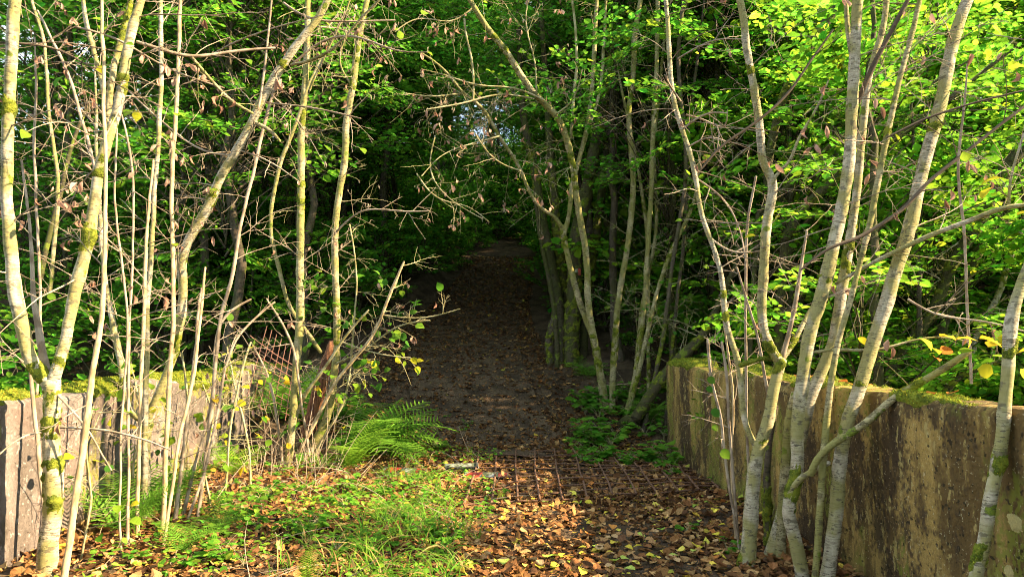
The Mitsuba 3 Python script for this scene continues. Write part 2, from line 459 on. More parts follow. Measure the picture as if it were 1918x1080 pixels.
def moss_cap(topgrid, face, nor, amount, seed, thick=0.035, hang=0.10):
    """A cushion of moss over the top of a parapet that hangs a little down its inner face."""
    n = len(topgrid)
    hi = 3
    rows = [face[:, 5] * (1 - t) + face[:, 0] * t for t in np.linspace(0.9, 0, 7)] + [topgrid[:, k] for k in range(topgrid.shape[1])]
    G = np.array(rows)
    from scipy.ndimage import zoom as _z
    G = np.stack([_z(G[..., k], (2, hi), order=1) for k in range(3)], -1)
    R, n2 = G.shape[:2]
    w = np.linspace(0, 1, R)
    s = np.arange(n2)
    cover = meshkit.fbm(G * 2.2 + seed, 3)
    w0 = 0.47 - hang * 2.4 * np.clip(meshkit.fbm(np.stack([G[0, :, 1] * 5, s * 0, s * 0], -1) + seed, 3) - 0.32, 0, 1)
    hangs = np.clip((w[:, None] - w0[None]) * 10, 0, 1)
    th = thick * np.clip((cover - (1 - amount)) * 6, -0.5, 1) * (0.35 + 0.65 * hangs) - 0.03 * (1 - hangs)
    lump = (meshkit.fbm(G * 16 + seed, 3) - 0.45) * 0.05 + (meshkit.noise(G * 60 + seed) - .5) * 0.014
    th = th + np.where(th > 0, lump, 0)
    up = np.clip((w - 0.40) * 4, 0, 1)[:, None, None]
    d = nor3(nor) * (1 - up) + np.array([0, 0, 1.0]) * up
    V = G + d * th[..., None]
    idx = np.arange(R * n2).reshape(R, n2)
    keep = (th[:-1, :-1] > -0.004) | (th[1:, 1:] > -0.004)
    q = np.stack([idx[:-1, :-1], idx[:-1, 1:], idx[1:, 1:], idx[1:, :-1]], -1)[keep].reshape(-1, 4)
    if nor[0] > 0:
        q = q[:, ::-1]
    return V.reshape(-1, 3), np.vstack([q[:, [0, 1, 2]], q[:, [0, 2, 3]]])


def nor3(nor):
    return np.array([nor[0], nor[1], 0.0])


def moss_tufts(mesh, n, r, h=0.02):
    """Short moss shoots over a moss cushion."""
    v, f = mesh
    tri = v[f]
    ar = np.linalg.norm(np.cross(tri[:, 1] - tri[:, 0], tri[:, 2] - tri[:, 0]), axis=1)
    k = r.choice(len(f), n, p=ar / ar.sum())
    u = r.random((n, 2))
    u = np.where(u.sum(1, keepdims=True) > 1, 1 - u, u)
    P = tri[k, 0] + u[:, :1] * (tri[k, 1] - tri[k, 0]) + u[:, 1:] * (tri[k, 2] - tri[k, 0])
    A = np.array([0, 0, 1.0]) + r.normal(0, .7, (n, 3))
    return leaf_batch(LEAF_FAR, P - unit(A) * 0.004, A, r.normal(0, 1, (n, 3)), h * r.uniform(.6, 1.4, n), jitter((0.16, 0.19, 0.02), n, r, .35, .2), 0.5)


r_ = np.random.default_rng(5)
lw = thing('concrete_wall', 'pinkish grey concrete parapet in full sun with mossy top, left of the path', 'wall')
mesh, tg, fg, dv_, nr_ = parapet((-3.05, 0.6), (-3.50, 9.95), 0.32, lambda s: 1.16 + 0.02 * np.sin(s * 2.1) - 0.05 * (s > 6.6), -0.3, 1, 'concrete_lit', 3.3,
                                 flute=lambda s: np.where(s > 5.8, 0.012 * np.abs(np.sin(s * 21)), 0))
part(lw, 'wall_body', mikit.ply(mesh, 'concrete_lit', smooth=40))
mm = moss_cap(tg, fg, nr_, 0.52, 1.7, 0.06, 0.22)
part(lw, 'moss', mikit.ply(mm, 'moss_green', smooth=True), kind='stuff')
tm, tc = moss_tufts(mm, 26000, r_, 0.018)
part(lw, 'moss_shoots', mikit.ply(tm, 'leaf_dry', color=tc), kind='stuff')
lw2 = thing('concrete_wall', 'short dark end block of the sunlit parapet behind the rusty mesh', 'wall')
mesh, tg, fg, dv_, nr_ = parapet((-3.62, 10.2), (-3.55, 12.3), 0.3, lambda s: 1.18 + 0.03 * np.sin(s * 3) - .05 * s, -0.3, 1, 'concrete_lit', 8.1, flute=lambda s: 0.012 * np.abs(np.sin(s * 21)))
part(lw2, 'wall_body', mikit.ply(mesh, 'concrete_lit', smooth=40))
part(lw2, 'moss', mikit.ply(moss_cap(tg, fg, nr_, 0.6, 4.7, 0.05, 0.12), 'moss_green', smooth=True), kind='stuff')

rw = thing('concrete_wall', 'brown stained concrete parapet with yellow moss along its top, right of the path', 'wall')
mesh, tg, fg, dv_, nr_ = parapet((2.52, 0.6), (2.05, 9.95), 0.32, lambda s: 1.21 + 0.012 * np.sin(s * 3.1) + 0.03 * np.exp(-((s - 3.2) / 1.2) ** 2), -0.3, -1, 'concrete_brown', 5.9)
part(rw, 'wall_body', mikit.ply(mesh, 'concrete_brown', smooth=40))
mm = moss_cap(tg, fg, nr_, 0.54, 9.2, 0.065, 0.05)
part(rw, 'moss', mikit.ply(mm, 'moss_green', smooth=True), kind='stuff')
tm, tc = moss_tufts(mm, 22000, r_, 0.016)
part(rw, 'moss_shoots', mikit.ply(tm, 'leaf_dry', color=tc), kind='stuff')


# ------------------------------------------------------------------ trees and bushes of the wood, grown once per kind and copied
def spray(r, L, n, size):
    """A flat leafy bough along +x: leaf points, axes, normals, sizes and its twig lines."""
    P, A, lines = [], [], []
    t = np.linspace(0.08, 1, n)
    P.append(np.stack([t * L, 0.03 * np.sin(t * 9), -0.10 * L * t ** 2], 1))
    sg = np.where(np.arange(n) % 2 == 0, 1, -1)
    A.append(np.stack([np.full(n, .75), sg * .8, np.full(n, -.12)], 1))
    lines.append((np.array([[0, 0, 0], [L * .5, 0.02, -.02 * L], [L, 0, -.1 * L]]), [.008, .005, .002]))
    for q in range(9):
        tt = 0.15 + 0.09 * q
        l = L * 0.55 * (1 - tt) + 0.10
        s = 1 if q % 2 else -1
        ang = s * r.uniform(.6, 1.0)
        d = np.array([math.cos(ang), math.sin(ang), r.normal(-.05, .1)])
        k = max(3, int(l / 0.055))
        u = np.linspace(.15, 1, k)
        base = np.array([tt * L, 0, -.1 * L * tt ** 2])
        P.append(base + u[:, None] * l * d)
        sg = np.where(np.arange(k) % 2 == 0, 1, -1)
        A.append(d + np.stack([-d[1] * sg, d[0] * sg, np.full(k, -.1)], 1) * .9)
        lines.append((np.array([base, base + d * l]), [.004, .0015]))
    P, A = np.vstack(P), np.vstack(A)
    m = len(P)
    P = P + r.normal(0, .018, (m, 3))
    A = A + r.normal(0, .25, (m, 3))
    N = np.array([0, 0, 1.0]) + r.normal(0, .30, (m, 3))
    return P, A, N, size * r.uniform(.45, 1.0, m) * (1 + .55 * (r.random(m) < .3)), lines


def rot_to(az, pitch, roll):
    ca, sa, cp, sp, cr, sr = math.cos(az), math.sin(az), math.cos(pitch), math.sin(pitch), math.cos(roll), math.sin(roll)
    Rz = np.array([[ca, -sa, 0], [sa, ca, 0], [0, 0, 1]])
    Ry = np.array([[cp, 0, -sp], [0, 1, 0], [sp, 0, cp]])
    Rx = np.array([[1, 0, 0], [0, cr, -sr], [0, sr, cr]])
    return Rz @ Ry @ Rx


def crown(seed, H, R, z0, n, size, colour, tpl, L=1.1, up=0.12, amt=.38, hue=.26):
    r = np.random.default_rng(seed)
    sp = [spray(r, L, 16, size) for _ in range(5)]
    P, A, N, S, wood = [], [], [], [], []
    for k in range(n):
        z = z0 + (H - z0) * ((k + r.random()) / n) ** 0.9
        env = R * (0.62 + 0.5 * math.sin(math.pi * min(1, (z - z0) / (H - z0)) ** .8)) * (1 if z < H * .85 else 0.6)
        rad = env * math.sqrt(r.random()) * .95
        az, ra = r.random() * 2 * math.pi, 0
        d = az + r.normal(0, .5)
        M = rot_to(d, r.normal(up, .22), r.normal(0, .3))
        base = np.array([math.cos(az) * max(0, rad - L * .5), math.sin(az) * max(0, rad - L * .5), z])
        p, a, nn, s, ln = sp[k % 5]
        P.append(p @ M.T + base)
        A.append(a @ M.T)
        N.append(nn @ M.T)
        S.append(s)
        trunk_at = np.array([0, 0, max(z - 0.5 * rad - .2, z0 * .6)])
        wood.append(tube(spline(np.array([trunk_at, (trunk_at + base) / 2 + [0, 0, .06], base]), 4), [.018, .013, .010, .008], 3))
        for q in range(0, len(ln), 2):
            wood.append(tube(ln[q][0] @ M.T + base, ln[q][1], 3))
    P, A, N, S = np.vstack(P), np.vstack(A), np.vstack(N), np.concatenate(S)
    return leaf_batch(tpl, P, A, N, S, jitter(colour, len(P), r, amt, hue)), join(wood)


LEAF_HEX = (np.array([[0, 0, 0], [-.37, .33, .07], [-.26, .72, .04], [0, 1, -.05], [.26, .72, .04], [.37, .33, .07]]),
            np.array([[0, 3, 1], [1, 3, 2], [0, 5, 3], [5, 4, 3]]))
protos = {}


def proto(name, *a, bark='bark_dark', **k):
    (lm, lc), wood = crown(*a, **k)
    scene['grown_' + name] = {'type': 'shapegroup', 'leafage': mikit.ply(lm, 'leaf_green', color=lc)}
    scene['limbs_' + name] = {'type': 'shapegroup', 'limbs': mikit.ply(wood, bark, smooth=True)}
    protos[name] = a


for k_ in range(3):
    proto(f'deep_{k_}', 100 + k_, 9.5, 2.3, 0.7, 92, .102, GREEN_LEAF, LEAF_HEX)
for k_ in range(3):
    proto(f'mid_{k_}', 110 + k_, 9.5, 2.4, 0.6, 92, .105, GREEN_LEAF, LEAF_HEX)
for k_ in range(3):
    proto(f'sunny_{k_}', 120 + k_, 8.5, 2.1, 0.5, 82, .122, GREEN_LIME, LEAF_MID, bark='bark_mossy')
for k_ in range(2):
    proto(f'far_{k_}', 130 + k_, 10, 2.7, 0.4, 75, .11, GREEN_LEAF, LEAF_FAR, L=1.5)
for k_ in range(2):
    proto(f'high_{k_}', 140 + k_, 17, 4.4, 6.5, 110, .15, GREEN_LEAF, LEAF_FAR, L=2.0)
for k_ in range(3):
    proto(f'arch_{k_}', 170 + k_, 9.5, 2.6, 3.9, 95, .105, GREEN_LEAF, LEAF_HEX, up=.0)
for k_ in range(3):
    proto(f'bush_{k_}', 150 + k_, 2.1, 1.1, 0.1, 30, .10, GREEN_LEAF, LEAF_HEX, L=.75, up=.4)
for k_ in range(2):
    proto(f'dimbush_{k_}', 160 + k_, 1.8, 1.2, 0.05, 28, .105, GREEN_LEAF, LEAF_HEX, L=.8, up=.35)

trunk_shapes = []
for k_ in range(4):
    rr_ = np.random.default_rng(200 + k_)
    zz = np.linspace(-0.4, 9.6, 22)
    wob = np.cumsum(rr_.normal(0, .05, (22, 2)), 0)
    wob -= wob[1]
    rad = np.linspace(.085, .02, 22) * (1 + 0.8 * np.exp(-(zz + .2) * 3))
    trunk_shapes.append(tube(np.c_[wob, zz], rad, 8, .12, k_))
trunk_ply = {b: [mikit.ply(m, b, smooth=True) for m in trunk_shapes] for b in ('bark_dark', 'bark_mossy', 'bark_algae')}
high_trunk = mikit.ply(tube(np.c_[np.linspace(0, .3, 20), np.linspace(0, .2, 20), np.linspace(-.5, 17, 20)], np.linspace(.26, .05, 20), 9, .1, 3), 'bark_dark', smooth=True)


def plant_tree(name, label, cat, group, kind, x, y, sc=1.0, rz=None, bark='bark_dark', zoff=0.0, lean=0.0):
    key = thing(name, label, cat, group)
    r = np.random.default_rng(int(abs(x * 977 + y * 131) * 10) % 2 ** 31)
    rz = r.random() * 360 if rz is None else rz
    M = T().translate([x, y, float(ground_z(x, y)) + zoff]).rotate([0, 1, 0], lean).rotate([0, 0, 1], rz).scale(sc)
    if kind.startswith('high'):
        part(key, 'trunk', {**high_trunk, 'to_world': M})
    elif 'bush' not in kind:
        part(key, 'trunk', {**trunk_ply[bark][int(r.integers(4))], 'to_world': M})
    part(key, 'limbs', {'type': 'instance', 'group': {'type': 'ref', 'id': 'limbs_' + kind}, 'to_world': M}, kind='stuff')
    part(key, 'crown', {'type': 'instance', 'group': {'type': 'ref', 'id': 'grown_' + kind}, 'to_world': M})
    return key


def scatter(n, x0, x1, y0, y1, mind, r, ok=lambda x, y: True, have=()):
    pts = []
    for _ in range(n * 60):
        x, y = r.uniform(x0, x1), r.uniform(y0, y1)
        if ok(x, y) and all((x - a) ** 2 + (y - b) ** 2 > mind ** 2 for a, b in pts):
            pts.append((x, y))
            if len(pts) == n:
                break
    return pts


def off_path(w):
    return lambda x, y: abs(x - float(path_x(y))) > w


rf = np.random.default_rng(77)
for k_, (x, y) in enumerate(scatter(24, -15, -3.3, 11.5, 24, 1.7, rf, lambda x, y: abs(x) < y * .82 + 1.5 and off_path(3.0)(x, y))):
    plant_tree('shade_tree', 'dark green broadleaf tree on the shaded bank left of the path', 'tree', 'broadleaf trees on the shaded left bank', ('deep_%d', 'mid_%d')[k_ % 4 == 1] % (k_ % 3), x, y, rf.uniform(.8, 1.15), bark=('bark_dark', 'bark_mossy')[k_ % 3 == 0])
for k_, (x, y) in enumerate(scatter(20, -4.5, 7, 14, 26, 1.7, rf, off_path(3.4))):
    plant_tree('wood_tree', 'green broadleaf tree arching over the dirt path', 'tree', 'broadleaf trees arching over the path', 'mid_%d' % (k_ % 3), x, y, rf.uniform(.9, 1.25), bark=('bark_dark', 'bark_mossy')[k_ % 2])
for k_, (x, y) in enumerate(scatter(34, -6.5, 5.5, 11.6, 20, 1.05, rf, lambda x, y: 2.0 < abs(x - float(path_x(y))) < 5.4)):
    plant_tree('overhanging_tree', 'green tree whose leafy boughs hang high over the dirt path', 'tree', 'trees with boughs hanging over the path', 'arch_%d' % (k_ % 3), x, y, rf.uniform(.9, 1.15), bark=('bark_dark', 'bark_mossy')[k_ % 2])
for k_, (x, y) in enumerate(scatter(46, 3.3, 17, 8.4, 20, 1.35, rf, lambda x, y: abs(x) < y * .8 + 1.5 and y > 8.3 + .12 * (x - 3.4))):
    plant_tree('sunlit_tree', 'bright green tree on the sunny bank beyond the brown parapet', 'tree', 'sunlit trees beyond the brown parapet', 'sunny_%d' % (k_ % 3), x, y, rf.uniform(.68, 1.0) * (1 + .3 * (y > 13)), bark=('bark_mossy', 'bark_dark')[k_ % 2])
for k_, (x, y) in enumerate(scatter(64, -34, 34, 27, 62, 2.4, rf, lambda x, y: abs(x) < y * .75 + 2 and (y > 33 or off_path(3.0)(x, y)))):
    plant_tree('far_tree', 'dim bluish green tree deep in the wood', 'tree', 'trees deep in the wood', 'far_%d' % (k_ % 2), x, y, rf.uniform(1.0, 1.5))
for k_, (x, y) in enumerate(scatter(24, -5, 6, 29, 42, 1.5, rf, lambda x, y: y > 31 or off_path(1.8)(x, y))):
    plant_tree('far_tree', 'dim bluish green tree closing the dark path', 'tree', 'trees closing the dark path', 'far_%d' % (k_ % 2), x, y, rf.uniform(.7, 1.1))
for k_, (x, y) in enumerate(scatter(22, -4, 3.5, 21, 29.5, .75, rf, lambda x, y: off_path(np.interp(y, [21, 26, 29], [1.15, .7, 0]))(x, y))):
    plant_tree('low_bush', 'small dim bush crowding the far end of the dark path', 'bush', 'small bushes crowding the far end of the path', 'dimbush_%d' % (k_ % 2), x, y, rf.uniform(.35, .75))
for k_, (x, y) in enumerate(scatter(14, -10, 10, 40, 62, 3.0, rf)):
    plant_tree('tall_tree', 'tall tree high on the slope behind the end of the path', 'tree', 'tall trees on the slope behind the path', 'high_%d' % (k_ % 2), x, y, rf.uniform(.9, 1.2))
for k_, (x, y) in enumerate(scatter(30, -5, 5, 24, 36, 1.0, rf, lambda x, y: y > 29.5 or off_path(1.5)(x, y))):
    plant_tree('low_bush', 'dim low bush where the dark path ends', 'bush', 'low bushes where the path ends', 'dimbush_%d' % (k_ % 2), x, y, rf.uniform(1.0, 1.9))
for k_, (x, y) in enumerate(scatter(13, -18, 18, -18, -6.5, 3.2, rf, lambda x, y: abs(x) > 2.2)):
    plant_tree('near_bank_tree', 'green tree of the wood on the near bank of the stream', 'tree', 'trees on the near bank of the stream', 'mid_%d' % (k_ % 3), x, y, rf.uniform(1.1, 1.6))
for k_, (x, y) in enumerate(scatter(7, -18, 18, -19, -7, 4.5, rf)):
    plant_tree('tall_tree', 'tall tree of the wood on the near bank of the stream', 'tree', 'tall trees on the near bank', 'high_%d' % (k_ % 2), x, y, rf.uniform(.8, 1.1))
for k_, (x, y) in enumerate(scatter(34, -22, 22, 13.5, 54, 3.6, rf, lambda x, y: off_path(2.2)(x, y) and y > 13 + .75 * abs(x))):
    plant_tree('tall_tree', 'tall dark tree carrying the high canopy above the path', 'tree', 'tall trees of the high canopy', 'high_%d' % (k_ % 2), x, y, rf.uniform(.9, 1.3))
for k_, (x, y) in enumerate(scatter(30, -9, -3.9, 10.6, 16, .85, rf, off_path(2.2))):
    plant_tree('bush', 'leafy green bush behind the sunlit parapet', 'bush', 'bushes behind the sunlit parapet', 'bush_%d' % (k_ % 3), x, y, rf.uniform(.7, 1.2))
for k_, (x, y) in enumerate(scatter(26, -13, -5.6, 6.0, 10.4, 1.0, rf, lambda x, y: y > 2.5 - .62 * x and (x < -6.3 or y > 8.5))):
    plant_tree('bush', 'leafy green bush rising from the stream bed behind the sunlit parapet', 'bush', 'bushes rising behind the sunlit parapet', 'bush_%d' % (k_ % 3), x, y, rf.uniform(1.25, 1.85), zoff=.2)
for k_, (x, y) in enumerate(scatter(26, 2.4, 11, 9.8, 15, .85, rf, lambda x, y: x > 3.4)):
    plant_tree('bank_bush', 'leafy green bush below the sunny trees beyond the brown parapet', 'bush', 'bushes beyond the brown parapet', 'bush_%d' % (k_ % 3), x, y, rf.uniform(.8, 1.5), zoff=.1)
for k_, (x, y) in enumerate(scatter(70, -6, 6, 12.6, 34, 1.0, rf, lambda x, y: 1.95 - .03 * (y - 12) < abs(x - float(path_x(y))) < 5)):
    plant_tree('low_bush', 'dim low bush beside the path in the dark wood', 'bush', 'low bushes along the dark path', 'dimbush_%d' % (k_ % 2), x, y, rf.uniform(.5, 1.1))
for k_, (x, y) in enumerate(scatter(9, 10.5, 16, 6.8, 11, 1.7, rf, lambda x, y: y < 4.6 + .42 * x)):  # unseen trees added right of the view to shade the low foliage
    plant_tree('added_shade_tree', 'unseen broadleaf tree added beyond the brown parapet to shade the low foliage', 'tree', 'unseen trees added to shade the low foliage', 'mid_%d' % (k_ % 3), x, y, rf.uniform(.80, .95))
for k_, (x, y) in enumerate(scatter(24, 5.0, 15, 5.5, 10, 1.2, rf, lambda x, y: y > 3.6 + .45 * (x - 3))):
    plant_tree('stream_bush', 'dark green bush growing up from the stream bed behind the brown parapet', 'bush', 'bushes on the stream bed', 'bush_%d' % (k_ % 3), x, y, rf.uniform(1.2, 1.6))
# ------------------------------------------------------------------ the hazels, saplings and canes in front: drawn stem by stem
class Grower:
    def __init__(self, name, label, cat, group=None, seed=0):
        self.key = thing(name, label, cat, group)
        self.r = np.random.default_rng(1000 + seed)
        self.tips, self.stems, self.twigs, self.thin = [], [], [], 1.0

    def stem(self, pts, d0, d1, bsdf='bark_pale', name='stem', over=0.0, rough_=0.17, sides=10, label=None, scale=1.0, foot=True):
        """pts: (photo x, photo y, photo width) from foot to tip; d0..d1 the distance ahead at foot and tip. over: metres it goes on past the last point."""
        pts = np.array(pts, float)
        s = np.r_[0, np.cumsum(np.hypot(np.diff(pts[:, 0]), np.diff(pts[:, 1])))]
        s /= s[-1]
        rows = []
        for (x, y, w), t in zip(pts, s):
            d = d0 + (d1 - d0) * t
            rows.append([*at(x, y, d), w / 2 * d / F * scale * .92 * self.thin])
        rows = np.array(rows)
        if foot:                                              # down into the soil
            g = float(ground_z(rows[0, 0], rows[0, 1])) - 0.06
            if rows[0, 2] > g + 0.02:
                k = min(rows[0, 2] - g, 1.2)
                dv = rows[0, :3] - rows[1, :3]
                dv = dv / max(1e-6, abs(dv[2])) if dv[2] < 0 else np.array([0, 0, -1.0])
                dv[:2] = np.clip(dv[:2], -.35, .35)
                rows = np.vstack([np.r_[rows[0, :3] + dv * k, rows[0, 3] * 1.45], rows])
        if over:
            dv = unit(rows[-1, :3] - rows[-2, :3] + 1e-6)
            for q in (0.5, 1.0):
                rows = np.vstack([rows, np.r_[rows[-1, :3] + dv * over * .5 + [0, 0, .05], rows[-1, 3] * .7]])
        L = np.linalg.norm(np.diff(rows[:, :3], axis=0), axis=1).sum()
        P = spline(rows, int(np.clip(L / 0.05, 8, 90)))
        P[:, :3] += (meshkit.fbm(P[:, :3] * 3 + self.r.random() * 50, 3) - .5)[:, None] * np.array([.02, .02, 0])
        R = np.maximum(P[:, 3], .0015)
        if R.max() > 0.012:                                   # knots and nodes
            R = R * (1 + 0.10 * np.clip(meshkit.noise(np.c_[P[:, :3] * 9]) - .6, 0, 1) * 3)
        part(self.key, name, mikit.ply(tube(P[:, :3], R, sides, rough_ if R.max() > .012 else 0, self.r.random() * 9), bsdf, smooth=True), label)
        self.stems.append((P[:, :3], R))
        return self

    def moss(self, k, t0, t1, fat=1.22, cover=0.5):
        """A cushion of moss round stem k between the fractions t0 and t1."""
        P, R = self.stems[k]
        n = len(P)
        a, b = int(t0 * (n - 1)), max(int(t1 * (n - 1)), int(t0 * (n - 1)) + 3)
        P, R = P[a:b + 1], R[a:b + 1]
        if len(P) < 3:
            return self
        P = spline(np.c_[P, R], max(10, int(len(P) * 3)))
        e = np.sin(np.linspace(0, np.pi, len(P))) ** .4
        v, f = tube(P[:, :3], P[:, 3] * (0.93 + (fat - 0.93) * e) + .002, 12)
        c = np.vstack([np.repeat(P[:, :3], 12, 0), P[:1, :3], P[-1:, :3]])
        cover -= .05
        k1 = (meshkit.fbm(v * 15 + self.r.random() * 40, 3) - (1 - cover) * .9 - .02) * 3.4 + (meshkit.noise(v * 110) - .5) * .35
        v = c + (v - c) * (1 + 0.35 * np.clip(k1, -.75, .8))[:, None]
        part(self.key, 'moss', mikit.ply((v, f), 'moss_green', smooth=True), kind='stuff')
        tm, tc = moss_tufts((v, f), int(130 * len(P) ** .5), self.r, .012)
        part(self.key, 'moss_shoots', mikit.ply(tm, 'leaf_dry', color=tc), kind='stuff')
        return self

    def limb(self, start, d, L, r0, bsdf, subs=5, droop=0.0, wob=.22, fork=.55):
        """A side branch with its twigs as one mesh; remembers the twigs' ends."""
        r = self.r
        d = unit(d)
        n = max(5, int(L / .09))
        P, q = [np.array(start, float)], d.copy()
        for _ in range(n):
            q = unit(q + r.normal(0, wob, 3) * .35 + [0, 0, -droop * .12])
            P.append(P[-1] + q * L / n)
        P = np.array(P)
        R = np.linspace(r0, max(.0016, r0 * .25), len(P))
        out = [tube(P, R, 4)]
        self.tips.append((P[-1], q))
        for k in range(subs):
            t = r.uniform(.18, .98)
            i = int(t * (len(P) - 1))
            i = min(i, len(P) - 2)
            ax = unit(P[i + 1] - P[i])
            side = unit(np.cross(ax, r.normal(0, 1, 3)) + [0, 0, .12])
            l = L * fork * (1.15 - t) * r.uniform(.5, 1.1) + .05
            dd = unit(ax * .7 + side)
            pp, qq = [P[i]], dd
            for _ in range(5):
                qq = unit(qq + r.normal(0, wob, 3) * .5 + [0, 0, -droop * .15])
                pp.append(pp[-1] + qq * l / 5)
            pp = np.array(pp)
            out.append(tube(pp, np.linspace(max(.0014, R[i] * .6), .0012, 6), 3))
            self.tips.append((pp[-1], qq))
            self.twigs.append(pp)
            if r.random() < .45:
                j = 3
                l2 = l * .45
                d2 = unit(qq + r.normal(0, .6, 3))
                p2 = np.array([pp[j], pp[j] + d2 * l2 * .5, pp[j] + (d2 + r.normal(0, .2, 3)) * l2])
                out.append(tube(p2, [.0013, .0012, .001], 3))
                self.tips.append((p2[-1], d2))
        self.twigs.append(P)
        part(self.key, 'branch', mikit.ply(join(out), bsdf, smooth=True))
        return self

    def limbs(self, k, n, t0, t1, L, r0, bsdf, subs=5, up=.25, droop=0., toward=None):
        P, R = self.stems[k]
        n = int(n * 1.5)
        for q in range(n):
            t = t0 + (t1 - t0) * (q + self.r.random()) / n
            i = int(t * (len(P) - 1))
            az = self.r.random() * 2 * math.pi
            d = np.array([math.cos(az), math.sin(az) * .7, self.r.normal(up + .15, .45)])
            if toward is not None:
                d = d * .7 + np.array(toward)
            self.limb(P[i], d, self.r.uniform(*L) * 1.1, min(r0 * 1.25, R[i] * .8), bsdf, subs + 1, droop)
        return self

    def branch_px(self, pts, d0, d1, bsdf, subs=4, fork=.35):
        """A branch drawn on the photograph, with twigs."""
        n0 = len(self.stems)
        self.stem(pts, d0, d1, bsdf, 'branch', foot=False, sides=5, rough_=.05)
        P, R = self.stems[n0]
        for _ in range(subs):
            i = int(self.r.uniform(.15, .98) * (len(P) - 2))
            ax = unit(P[i + 1] - P[i])
            side = unit(np.cross(ax, self.r.normal(0, 1, 3)) + [0, 0, .15])
            self.limb(P[i], ax * .6 + side, fork * self.r.uniform(.4, 1.2), min(.004, R[i] * .7), bsdf, 2, .1)
        self.tips.append((P[-1], unit(P[-1] - P[-2])))
        return self

    def leaves(self, n, colours, size=(.05, .09), every=None, where=None):
        """Green leaves at twig ends, each a part."""
        tips = [t for t in self.tips if where is None or where(t[0])]
        for q in self.r.permutation(len(tips))[:n]:
            p, d = tips[q]
            hang = unit(d + self.r.normal(0, .4, 3) + [0, 0, -.35])
            part(self.key, 'leaf', leaf_shape(self.r, colours, p, hang, self.r.normal(0, .5, 3) + [0, -.3, .9], self.r.uniform(*size)))
        return self

    def withered(self, n, size=(.045, .08), where=None):
        tips = [t for t in self.tips if where is None or where(t[0])]
        for q in self.r.permutation(len(tips))[:n]:
            p, d = tips[q]
            s = self.r.uniform(*size)
            p = p + self.r.normal(0, .006, 3)
            if self.r.random() < .35:
                part(self.key, 'withered_leaf', {**DRY_PLY[int(self.r.integers(len(DRY_PLY)))], 'to_world': frame(p - d * .025, self.r.normal(0, .6, 3) + [0, 0, -1], self.r.normal(0, 1, 3), s * self.r.uniform(.5, 1.2))})
            part(self.key, 'withered_leaf', {**DRY_PLY[int(self.r.integers(len(DRY_PLY)))], 'to_world': frame(p, self.r.normal(0, .3, 3) + [0, 0, -1], self.r.normal(0, 1, 3), s)})
        return self

    def catkins(self, n, where=None):
        tips = [t for t in self.tips if where is None or where(t[0])]
        out = []
        if not tips:
            return self
        for q in range(n):
            p, d = tips[int(self.r.integers(len(tips)))]
            for _ in range(int(self.r.integers(1, 4))):
                l = self.r.uniform(.025, .05)
                b = p + self.r.normal(0, .012, 3)
                e = b + np.array([self.r.normal(0, .008), self.r.normal(0, .008), -l])
                out.append(tube(np.array([b, (b + e) / 2, e]), [.0026, .0036, .002], 5))
        part(self.key, 'catkins', mikit.ply(join(out), 'twig_brown', smooth=True), kind='stuff')
        return self


def col_ply(tpl, bsdf, c, smooth=True):
    return mikit.ply(tpl, bsdf, smooth=smooth, color=np.tile(np.asarray(c, float), (len(tpl[0]), 1)))


DRY_PLY = [col_ply(t, 'leaf_dry', c) for t, c in zip(LEAF_DRY, [(.36, .22, .16), (.27, .15, .10), (.40, .26, .19), (.23, .12, .08)])]
LEAF_PLY = {}
for nm, cs in {'green': [GREEN_LEAF, (.07, .20, .03), (.11, .23, .03)], 'lime': [(.20, .33, .03), (.25, .36, .03), (.16, .30, .03)], 'yellow': [(.50, .46, .03), (.42, .42, .03), (.55, .40, .03)],
               'orange': [(.45, .20, .03), (.36, .13, .03)], 'deep': [GREEN_LEAF, (.08, .22, .03)]}.items():
    LEAF_PLY[nm] = [col_ply(LEAF_FINE, 'leaf_green', c) for c in cs]


def leaf_shape(r, colours, P, A, N, s):
    c = colours[int(r.integers(len(colours)))]
    return {**LEAF_PLY[c][int(r.integers(len(LEAF_PLY[c])))], 'to_world': frame(np.asarray(P, float), A, N, s)}


# ---- left: the forked hazel in front of the sunlit parapet
g = Grower('hazel_tree', 'pale forked hazel with moss patches in front of the sunlit parapet', 'tree', seed=1)
g.stem([(86, 1076, 40), (97, 965, 36), (102, 890, 37), (96, 820, 32), (95, 755, 33), (94, 712, 32)], 4.75, 4.7)
g.stem([(95, 725, 26), (62, 682, 25), (44, 620, 26), (30, 560, 24), (21, 480, 25), (12, 380, 22), (15, 300, 22), (18, 180, 22), (24, 80, 23), (27, 0, 23)], 4.7, 4.55, over=1.6, foot=False)
g.stem([(94, 725, 26), (108, 690, 22), (120, 640, 21), (135, 565, 23), (150, 510, 24), (168, 430, 22), (185, 330, 21), (205, 255, 20), (222, 190, 19), (237, 110, 19), (247, 60, 18), (264, 0, 17)], 4.7, 4.9, over=1.6, foot=False)
g.stem([(188, 320, 12), (198, 250, 12), (204, 200, 12), (212, 130, 12), (230, 65, 12), (242, 15, 10)], 4.85, 5.1, over=1.2, foot=False, bsdf='bark_algae')
g.stem([(205, 235, 8), (193, 165, 9), (182, 118, 9), (165, 50, 9), (155, 0, 8)], 4.95, 5.1, over=1, foot=False)
g.stem([(92, 705, 16), (78, 650, 15), (70, 600, 12), (62, 540, 9), (55, 430, 6), (40, 300, 4)], 4.75, 5.0, foot=False, bsdf='twig_brown')
for k_, a_, b_ in ((0, .36, .47), (0, .50, .56), (0, .72, .80), (0, .84, .98), (1, .02, .06), (2, .03, .07), (2, .20, .25), (2, .45, .48), (1, .42, .45), (3, .35, .7), (2, .32, .35)):
    g.moss(k_, a_, b_, 1.14, .40)
